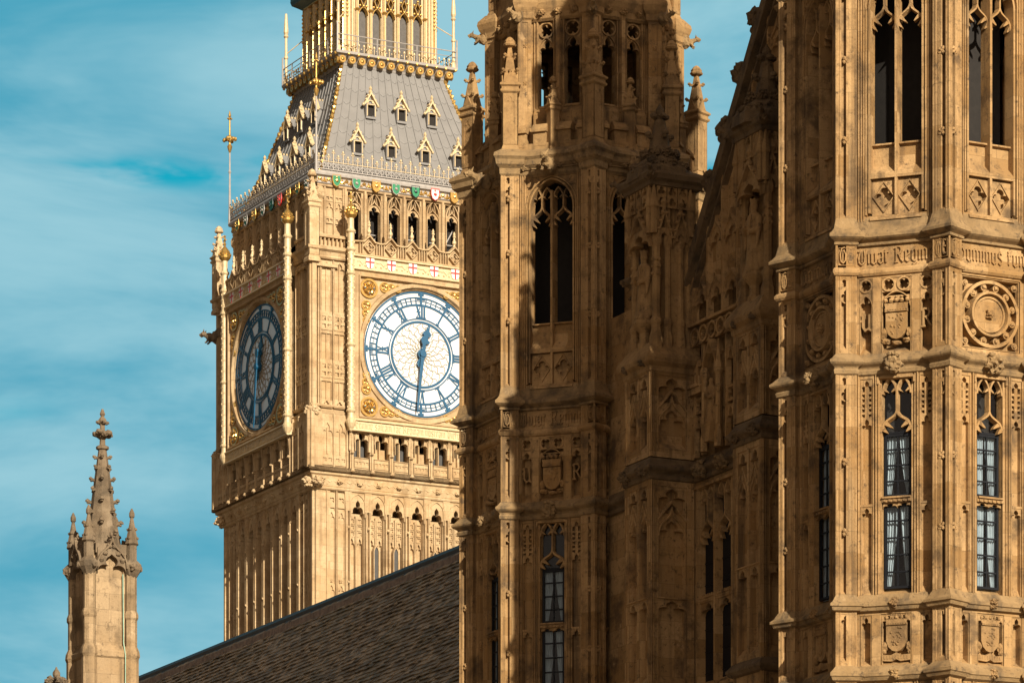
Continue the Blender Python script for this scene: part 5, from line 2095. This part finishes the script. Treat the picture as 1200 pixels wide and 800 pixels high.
def pier(x0, y0, y1, seed):
    """statue pier standing out from the wall: outer face at x0, between y0 and y1"""
    yc = (y0 + y1) / 2; hw = (y1 - y0) / 2
    xc = (x0 + WX) / 2; hd = (WX - x0) / 2
    b = MB()
    FO = Fr(x0, yc, R(180)); FS = Fr(xc, y0, R(270)); FN = Fr(xc, y1, R(90))
    for z0, z1 in ((0, 17.6), (17.9, 19.1), (19.3, 25.2), (25.85, 28.3)):
        b.box(FO, -hw + .20, hw - .20, -(WX - x0) - .1, -.20, z0, z1)
        for Fq, hq in ((FO, hw), (FS, hd), (FN, hd)):
            two = Fq is FO
            hq2 = hq - (.004 if Fq is not FO else 0)
            if z1 - z0 > 1.5:
                op = [(-hq + .16, -.05, z0 + .25, z1 - .15), (.05, hq - .16, z0 + .25, z1 - .15)] if two else [(-hq + .24, hq - .24, z0 + .25, z1 - .15)]
            else:
                op = []
            layer(b, Fq, -hq2, hq2, z0, z1, op, -.215, 0)
            L2 = hq2
            for e in (-1, 1):
                b.rib(Fq, [(e * (L2 - .03), z0), (e * (L2 - .03), z1)], .05, -.02, .03, .4)
                b.rib(Fq, [(e * (L2 - .10), z0), (e * (L2 - .10), z1)], .035, -.02, .02, .4)
            for o in op:
                c = (o[0] + o[1]) / 2; w_ = (o[1] - o[0]) / 2
                frame(b, Fq, o[0], o[1], o[2], o[3], .05, -.21, -.03)
                for zt in ([o[3]] if z1 - z0 < 3 else ([o[3], 21.9] if z0 > 19 else [o[3], o[3] - 3])):
                    if zt == o[3]:
                        b.head(Fq, c, w_, zt - .50, zt, -.21, -.03)
                        b.rib(Fq, [(c - w_, zt - .95), (c, zt - .42), (c + w_, zt - .95)], .09, -.21, -.01)
                        b.head(Fq, c, w_, zt - 1.45, zt - .75, -.21, -.06, .5)
                        b.rib(Fq, ogee(c, w_ - .03, zt - 1.4, .8), .085, -.21, -.01)
                    else:
                        b.head(Fq, c, w_, zt - .40, zt, -.21, -.02)
                        b.rib(Fq, [(o[0] - .03, zt + .02), (o[1] + .03, zt + .02)], .08, -.1, .03)
                b.wedge(Fq, o[0], o[1], -.21, .0, o[2] - .02, o[2], o[2] + .22)
    b.build('statue_pier', 'turret', wing)
    # upper stage: shafts, niche, canopy
    u = MB()
    NI = .62                                  # depth of the niche
    u.box(FO, -hw + .12, hw - .12, -(WX - x0) - .1, -NI, 28.3, 33.6)
    u.sweep([(x0 - .0, y1), (x0, y0), (WX, y0), (WX, y1)], [(0, 28.2), (.05, 28.25), (.06, 28.38), (.17, 28.48), (.2, 28.6), (.18, 28.68), (0, 28.95), (-.12, 29.1), (-.5, 29.2)])
    def shaft(x, y, r):
        u.stack(x, y, [(r * 1.7, 28.7), (r * 1.7, 29.2), (r * 1.2, 29.45), (r * 1.2, 29.55), (r * 1.45, 29.62), (r * 1.45, 29.7), (r, 29.8), (r, 31.75), (r * 1.35, 31.85), (r * 1.5, 31.95), (r * 1.35, 32.05), (r * .95, 32.15), (r * .95, 33.0)], 8, R(22.5))
    for y in (y0 + .14, y1 - .14):
        shaft(x0 + .26, y, .12)
        for k in range(3):
            zz_ = 31.0 + k * .2
            for t in (R(180), R(250), R(290)):
                u.ball((x0 + .26 + .12 * math.cos(t), y + .12 * math.sin(t), zz_), .05, (1, 1, 1.3), 1)
    for x in (x0 + NI, x0 + NI + .42, WX - .1):
        shaft(x, y0 + .16, .10)
        shaft(x, y1 - .16, .10)
    # pedestal
    u.stack(x0 + .22, yc, [(.20, 28.9), (.20, 29.15), (.15, 29.2), (.15, 29.45), (.30, 29.62), (.34, 29.70), (.34, 29.80)], 8, R(22.5))
    # canopy: gablets over the niche and along the flank
    for Fq, cc in ((FO, (0,)), (FS, (-.25, .28)), (FN, (-.25, .28))):
        for c in cc:
            wd = hw - .16 if Fq is FO else .24
            zb = 32.0
            u.rib(Fq, [(c - wd, zb), (c, zb + .75), (c + wd, zb)], .12, -.35, .03, .5)
            u.head(Fq, c, wd, zb - .25, zb + .28, -.3, -.02, .42)
            for k in range(3):
                f = (k + .6) / 3.2
                for e in (-1, 1):
                    u.ball(Fq.P(c + e * wd * (1 - f), -.02, zb + .75 * f + .08), .07, (1, 1, 1), 2, .5, 3, 0, k + seed)
            u.stack(*Fq.P(c, -.05, 0)[:2], [(.07, zb + .7), (.05, zb + .9), (.11, zb + 1.0), (.05, zb + 1.12), (.02, zb + 1.25)], 6)
            u.box(Fq, c - wd - .06, c + wd + .06, -.5, -.10, zb + .2, 33.6)
        L_ = hw if Fq is FO else hd
        for e in (-1, 1):
            u.stack(*Fq.P(e * (L_ - .12), -.02, 0)[:2], [(.10, 32.1), (.10, 32.8), (.14, 32.85), (.02, 33.5)], 6)
        n_ = 3
        for i in range(n_):
            c = -L_ + .2 + (i + .5) * (2 * L_ - .4) / n_
            for z in (33.0, 33.3):
                u.foil(Fq, (c - .15, c + .15, z - .15, z + .15), 3, .13, -.15, -.02, .5, .5, R(90))
    u.build('niche_canopy', 'carved', wing)
    t = MB()
    t.sweep([(x0, y1), (x0, y0), (WX + .2, y0), (WX + .2, y1)], [(-.1, 33.4), (.03, 33.45), (.05, 33.55), (.14, 33.62), (.17, 33.75), (.14, 33.82), (-.1, 33.95)])
    t.stack(xc, yc, [(hw * 1.25, 33.7), (hw * 1.2, 34.0), (hw * .8, 34.3), (.34, 34.5), (.26, 35.0), (.15, 35.5)], 8, R(22.5))
    rnd = random.Random(seed)
    for k in range(16):
        a = k * math.pi / 8
        boss(t, (xc + hw * .92 * math.cos(a), yc + hw * .92 * math.sin(a), 34.05 + rnd.uniform(-.1, .15)), .17, seed + k)
    for k in range(8):
        a = k * math.pi / 4
        boss(t, (xc + .45 * math.cos(a), yc + .45 * math.sin(a), 34.5), .17, seed + k + 20)
        if k % 2 == 0:
            crocket(t, (xc + .22 * math.cos(a), yc + .22 * math.sin(a), 35.05), a, .16)
    finial(t, xc, yc, 35.15, .20)
    t.build('carved_crown', 'soot', wing)
    for y in (y0, y1):
        g_ = MB(); gargoyle(g_, Fr(x0 + .1, y, R(225 if y == y0 else 135), 33.7), .17, seed + y); g_.build('gargoyle', 'soot', wing)
    for z in (25.46, 28.5):
        for y in (y0 + .25, y1 - .25):
            g_ = MB(); boss(g_, (x0 - .12, y, z), .2 if z < 26 else .13, seed + y); g_.build('leaf_boss', 'soot', wing)


pier(OA, *PA, 3)
pier(OB, *PBY, 8)
for a in (-10.9, -9.7, -8.6):
    g_ = MB(); boss(g_, W.P(a, .16, 25.46), .25, a); g_.build('leaf_boss', 'string', wing)
g_ = MB(); gargoyle(g_, Fr(WX + .2, 14.6, R(180), 31.2), .30, 6); g_.build('gargoyle', 'soot', wing)


def statue(label, group, local, h, turn, seed, crowned):
    """robed standing figure, one continuous surface"""
    k = h / 2.0
    m = MB()
    prof = [(0, .30, .26), (.06, .31, .27), (.25, .27, .23), (.6, .245, .205), (.95, .225, .185), (1.12, .235, .18), (1.35, .27, .175), (1.52, .285, .16), (1.60, .22, .14), (1.66, .10, .095), (1.72, .08, .08)]
    N = 36
    rings = []
    for z, rx, ry in prof:
        ring = []
        for i in range(N):
            t = 2 * math.pi * i / N
            f = 1 + (.075 * math.sin(9 * t + 2.2 * z + seed) + .05 * math.sin(5 * t - 3 * z)) * max(0, 1 - z / 1.25)
            ring.append((ry * f * math.cos(t) * k, rx * f * math.sin(t) * k, z * k))
        rings.append(ring)
    vs = [p for r_ in rings for p in r_]
    fs = [(a * N + i, a * N + (i + 1) % N, (a + 1) * N + (i + 1) % N, (a + 1) * N + i) for a in range(len(rings) - 1) for i in range(N)]
    fs += [tuple(range(N))[::-1], tuple((len(rings) - 1) * N + i for i in range(N))]
    m.add(vs, fs)
    # head with brow, nose, beard and hair; x is forward
    m.ball((.015 * k, 0, 1.83 * k), .105 * k, (1.0, .86, 1.18), 3)
    m.ball((-.02 * k, 0, 1.82 * k), .118 * k, (.9, 1.0, 1.05), 2, .15, 5)
    m.ball((.06 * k, 0, 1.72 * k), .07 * k, (.8, .85, 1.3), 2, .2, 5)
    m.tube((.10 * k, 0, 1.86 * k), (.125 * k, 0, 1.81 * k), .014 * k, .022 * k, 6)
    if crowned:
        m.stack(-.005 * k, 0, [(.112 * k, 1.90 * k), (.125 * k, 1.96 * k), (.135 * k, 2.0 * k), (.06 * k, 2.02 * k)], 10)
        for i in range(6):
            t = i * math.pi / 3
            m.ball((-.005 * k + .12 * k * math.cos(t), .12 * k * math.sin(t), 2.02 * k), .03 * k, (1, 1, 1.3), 1)
    # arms: sleeves bent across the body
    for e in (-1, 1):
        sh = Vector((.0, e * .27, 1.50)) * k; el = Vector((.05, e * .34, 1.14)) * k
        ha = (Vector((.24, e * .10, 1.24)) if e < 0 else Vector((.25, .14, 1.06))) * k
        m.tube(sh, el, .105 * k, .095 * k, 10); m.ball(el, .10 * k, (1, 1, 1), 2)
        m.tube(el, ha, .095 * k, .075 * k, 10)
        m.ball(ha, .05 * k, (1, .8, 1.1), 2)
        for q in range(4):
            m.tube(ha + Vector((.01, (q - 1.5) * .022, 0)) * k, ha + Vector((.055, -e * .03 + (q - 1.5) * .02, .02 - .01 * q)) * k, .013 * k, .011 * k, 5)
        m.tube(ha, ha + Vector((.03, -e * .05, .04)) * k, .014 * k, .012 * k, 5)
        m.tube(el + Vector((0, 0, -.02)) * k, el + Vector((.05, 0, -.45)) * k, .08 * k, .03 * k, 8)
        m.tube(sh + Vector((-.05, 0, 0)) * k, Vector((-.10, e * .24, .10)) * k, .09 * k, .12 * k, 8)
    if not crowned:
        m.box(Fr(.27 * k, .1 * k, 0), -.09 * k, .09 * k, 0, .05 * k, 1.1 * k, 1.32 * k)
    else:
        m.tube((.27 * k, .15 * k, .95 * k), (.22 * k, .22 * k, 1.55 * k), .02 * k, .025 * k, 6)
    o = m.build('statue', 'carved', None, True)
    off = o.location.copy()
    md = o.modifiers.new('merge', 'REMESH')
    md.mode = 'VOXEL'; md.voxel_size = .022 * k; md.use_smooth_shade = True
    rot = PT + turn
    wx = TR[0] + local[0] * math.cos(PT) - local[1] * math.sin(PT)
    wy = TR[1] + local[0] * math.sin(PT) + local[1] * math.cos(PT)
    o.location = Vector((wx, wy, local[2])) + Matrix.Rotation(rot, 3, 'Z') @ off
    o.rotation_euler = (0, 0, rot)
    tag(o, label, 'statue', group)
    return o


SG = 'carved statues in the niches of the gabled wing'
statue('robed stone statue in the pier niche beside the left octagonal turret', SG, (OA + .20, sum(PA) / 2, 29.80), 1.95, R(180), 1, True)
statue('robed stone statue in the pier niche nearest the sunlit right turret', SG, (OB + .20, sum(PBY) / 2, 29.80), 1.95, R(180), 2, True)
statue('small weathered statue low on the wall between the two statue piers', SG, (WX - .17, 10.28, 26.62), 1.30, R(180), 4, False)

# ------------------------------------------------------------------ the great hall's slate roof
hall = thing('great_hall', 'long hall with a steep dark brown slate roof running up towards the clock tower', 'hall', (3.9, 126.9, 0), PT)
HP = R(52); HZ = 28.0; HR = 11.5; HLEN = 68.0
b = MB()
zt = HZ - HR * math.tan(HP)
b.box(Fr(-HR + .5, 0, R(180)), -HLEN, 0, -2 * HR + 1, 0, 0, zt + .4)
b.prism(Fr(0, 0, R(270)), [(-HR, zt), (HR, zt), (0, HZ - .1)], -.6, .0, True)
b.prism(Fr(0, HLEN, R(90)), [(-HR, zt), (HR, zt), (0, HZ - .1)], -.6, .0, True)
b.build('wall', 'far', hall)
s_ = MB()
cs, sn = math.cos(HP), math.sin(HP)
for sgn in (-1, 1):
    s_.add([(0, 0, HZ - .08), (sgn * HR, 0, zt - .08), (sgn * HR, HLEN, zt - .08), (0, HLEN, HZ - .08)], [(0, 1, 2, 3)])
s_.build('roof_deck', 'slate', hall)
s_ = MB()
rnd = random.Random(3)
EX = .23
nrow = int(15.5 / EX)
for r_ in range(nrow):
    s0 = .18 + r_ * EX
    y = -.1 - rnd.random() * .4
    wob = .012 * math.sin(r_ * .7)
    while y < HLEN:
        wd = rnd.uniform(.27, .40)
        g0 = .006
        sag = .03 * noise.noise(Vector((y * .16, r_ * .12, 0))) + .02 * noise.noise(Vector((y * .5, r_ * .4, 5)))
        lift = rnd.uniform(-.01, .045) + sag
        ln = EX * 1.5 + rnd.uniform(-.01, .02)
        tilt = rnd.uniform(-.012, .012)
        pts = []
        for (t, h) in ((0, .012), (ln, .060 + lift)):
            for (yy, tw) in ((y + g0, -tilt), (y + wd - g0, tilt)):
                for th in (0, .036):
                    d = s0 + t - .12; hh = h + tw * (t > 0) + th
                    pts.append((-(d * cs) - hh * sn, yy, HZ - d * sn + hh * cs))
        # order: (t0,y0,lo),(t0,y0,hi),(t0,y1,lo),(t0,y1,hi),(t1,...)
        s_.add(pts, [(1, 3, 7, 5), (4, 5, 7, 6), (0, 1, 5, 4), (2, 6, 7, 3)])
        y += wd
s_.build('slates', 'slate', hall)
s_ = MB()
s_.tube((0, -.2, HZ + .06), (0, HLEN, HZ + .06), .16, .16, 8)
for sgn in (-1, 1):
    s_.add([(0, -.2, HZ + .12), (sgn * .30, -.2, HZ - .30), (sgn * .30, HLEN, HZ - .30), (0, HLEN, HZ + .12)], [(0, 1, 2, 3)])
s_.build('ridge', 'leaddark', hall)
s_ = MB()
for sgn in (-1, 1):
    s_.box(Fr(sgn * .46 - sgn * .0, HLEN / 2, R(0) if sgn > 0 else R(180)), -HLEN / 2, HLEN / 2, -.16, .05, HZ - .66, HZ - .30)
s_.build('ridge_fillet', 'mortar', hall)

# ------------------------------------------------------------------ pinnacled turret at the left
lt = thing('pinnacled_turret', 'weathered square stone turret with a crocketed spire, alone against the sky at left', 'stone turret', (-12.63, 125.0, 0), PT)
HS = .68
b = MB()
b.sweep(square(HS + .10), [(0, 0), (0, 22.0), (.05, 22.05), (.06, 22.2), (-.08, 22.4)])
b.sweep(square(HS - .06), [(0, 22.0), (0, 25.3)])
for k in range(4):
    a = R(45 + 90 * k)
    x, y = HS * 1.4142 * math.cos(a), HS * 1.4142 * math.sin(a)
    b.stack(x, y, [(.24, 0), (.24, 22.0), (.28, 22.1), (.26, 22.25), (.19, 22.4), (.19, 23.2), (.23, 23.27), (.23, 23.38), (.18, 23.5), (.18, 24.6), (.25, 24.75)], 8, a + R(22.5))
    Fk = Fr(HS * math.cos(R(90 * k)), HS * math.sin(R(90 * k)), R(90 * k))
    b.rib(Fk, [(-.45, 22.3), (-.45, 24.9)], .10, -.08, .02, .5)
    b.rib(Fk, [(.45, 22.3), (.45, 24.9)], .10, -.08, .02, .5)
    b.wedge(Fk, -.45, .45, -.08, .05, 22.2, 22.25, 22.5)
b.build('shaft', 'shaft', lt)
c = MB()
for k in range(4):
    Fk = Fr(HS * math.cos(R(90 * k)), HS * math.sin(R(90 * k)), R(90 * k))
    c.head(Fk, 0, .46, 24.55, 25.35, -.08, .16, .62)
    c.rib(Fk, ogee(0, .48, 24.75, .95), .10, -.05, .24, .5)
    for e in (-1, 1):
        for f in (.2, .5, .8):
            c.ball(Fk.P(e * .42 * (1 - f) , .16, 24.85 + f * .7), .085, (1, 1, 1), 2, .5, 3, 0, k + f)
    finial(c, *Fk.P(0, .12, 0)[:2], 25.5, .09)
    c.box(Fk, -.5, .5, -.3, .10, 25.2, 25.5)
    a = R(45 + 90 * k)
    x, y = (HS * 1.4142 + .03) * math.cos(a), (HS * 1.4142 + .03) * math.sin(a)
    c.stack(x, y, [(.14, 24.5), (.30, 24.75), (.32, 24.9), (.22, 25.0), (.16, 25.05), (.16, 25.5), (.22, 25.55), (.20, 25.62), (.05, 26.35), (.09, 26.4), (.09, 26.5), (.02, 26.65)], 8, a)
    for q in range(4):
        t = a + q * math.pi / 2
        for z, r_ in ((25.72, .17), (26.0, .12)):
            c.ball((x + r_ * math.cos(t), y + r_ * math.sin(t), z), .06, (1, 1, 1), 1, .4, 3)
    for q in (-1, 1):
        t = a + q * R(60)
        c.ball((x + .27 * math.cos(t), y + .27 * math.sin(t), 24.8), .10, (1, 1, 1.2), 2, .6, 3, 0, k)
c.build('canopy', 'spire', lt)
p = MB()
p.stack(0, 0, [(.60, 25.2), (.52, 25.7), (.13, 28.5), (.20, 28.54), (.20, 28.62), (.12, 28.66)], 8, R(22.5))
for t in range(8):
    f = (t + .6) / 8.2
    z = 25.7 + 2.8 * f; rr_ = .52 + (.13 - .52) * f
    for q in range(8):
        if (q + t) % 2 == 0 or True:
            a = R(22.5 + 45 * q)
            if q % 2 == t % 2:
                crocket(p, (rr_ * math.cos(a), rr_ * math.sin(a), z), a, .145 - .045 * f)
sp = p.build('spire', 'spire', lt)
p = MB()
p.stack(0, 0, [(.10, 28.6), (.09, 28.85), (.15, 28.9), (.15, 29.0), (.08, 29.1), (.08, 29.3), (.13, 29.38), (.13, 29.44), (.05, 29.55), (.09, 29.62), (.03, 29.78)], 8)
for q in range(8):
    a = q * math.pi / 4
    p.ball((.22 * math.cos(a), .22 * math.sin(a), 28.98 + .05 * (q % 2)), .11, (1, 1, .8), 2, .5, 3, 0, q)
for q in range(4):
    a = q * math.pi / 2
    p.ball((.14 * math.cos(a), .14 * math.sin(a), 29.36), .075, (1, 1, .8), 2, .5, 3, 0, q)
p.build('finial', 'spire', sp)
p = MB()
x, y = HS + .03, -HS + .12
pth = [(.40, -HS - .05, 24.6), (.42, -HS - .05, 22.5), (.42, -HS - .22, 22.1), (.42, -HS - .16, 12)]
for q in range(len(pth) - 1):
    p.tube(pth[q], pth[q + 1], .017, .017, 5)
M['verdigris'] = plain('verdigris', (0.30, 0.48, 0.36), 0.8)
p.build('lightning_conductor', 'verdigris', lt)

fp = thing('finial_post', 'small carved stone finial peeping over the lower edge beside the pinnacled turret', 'finial', (-14.05, 125.0, 0), PT)
p = MB()
p.stack(0, 0, [(.25, 0), (.25, 20.2), (.34, 20.3), (.34, 20.5), (.2, 20.7), (.10, 21.1)], 8)
p.build('post', 'shaft', fp)
p = MB()
finial(p, 0, 0, 21.0, .20)
for q in range(4):
    boss(p, (.27 * math.cos(q * 1.57), .27 * math.sin(q * 1.57), 21.35), .14, q)
p.build('carved_head', 'spire', fp)
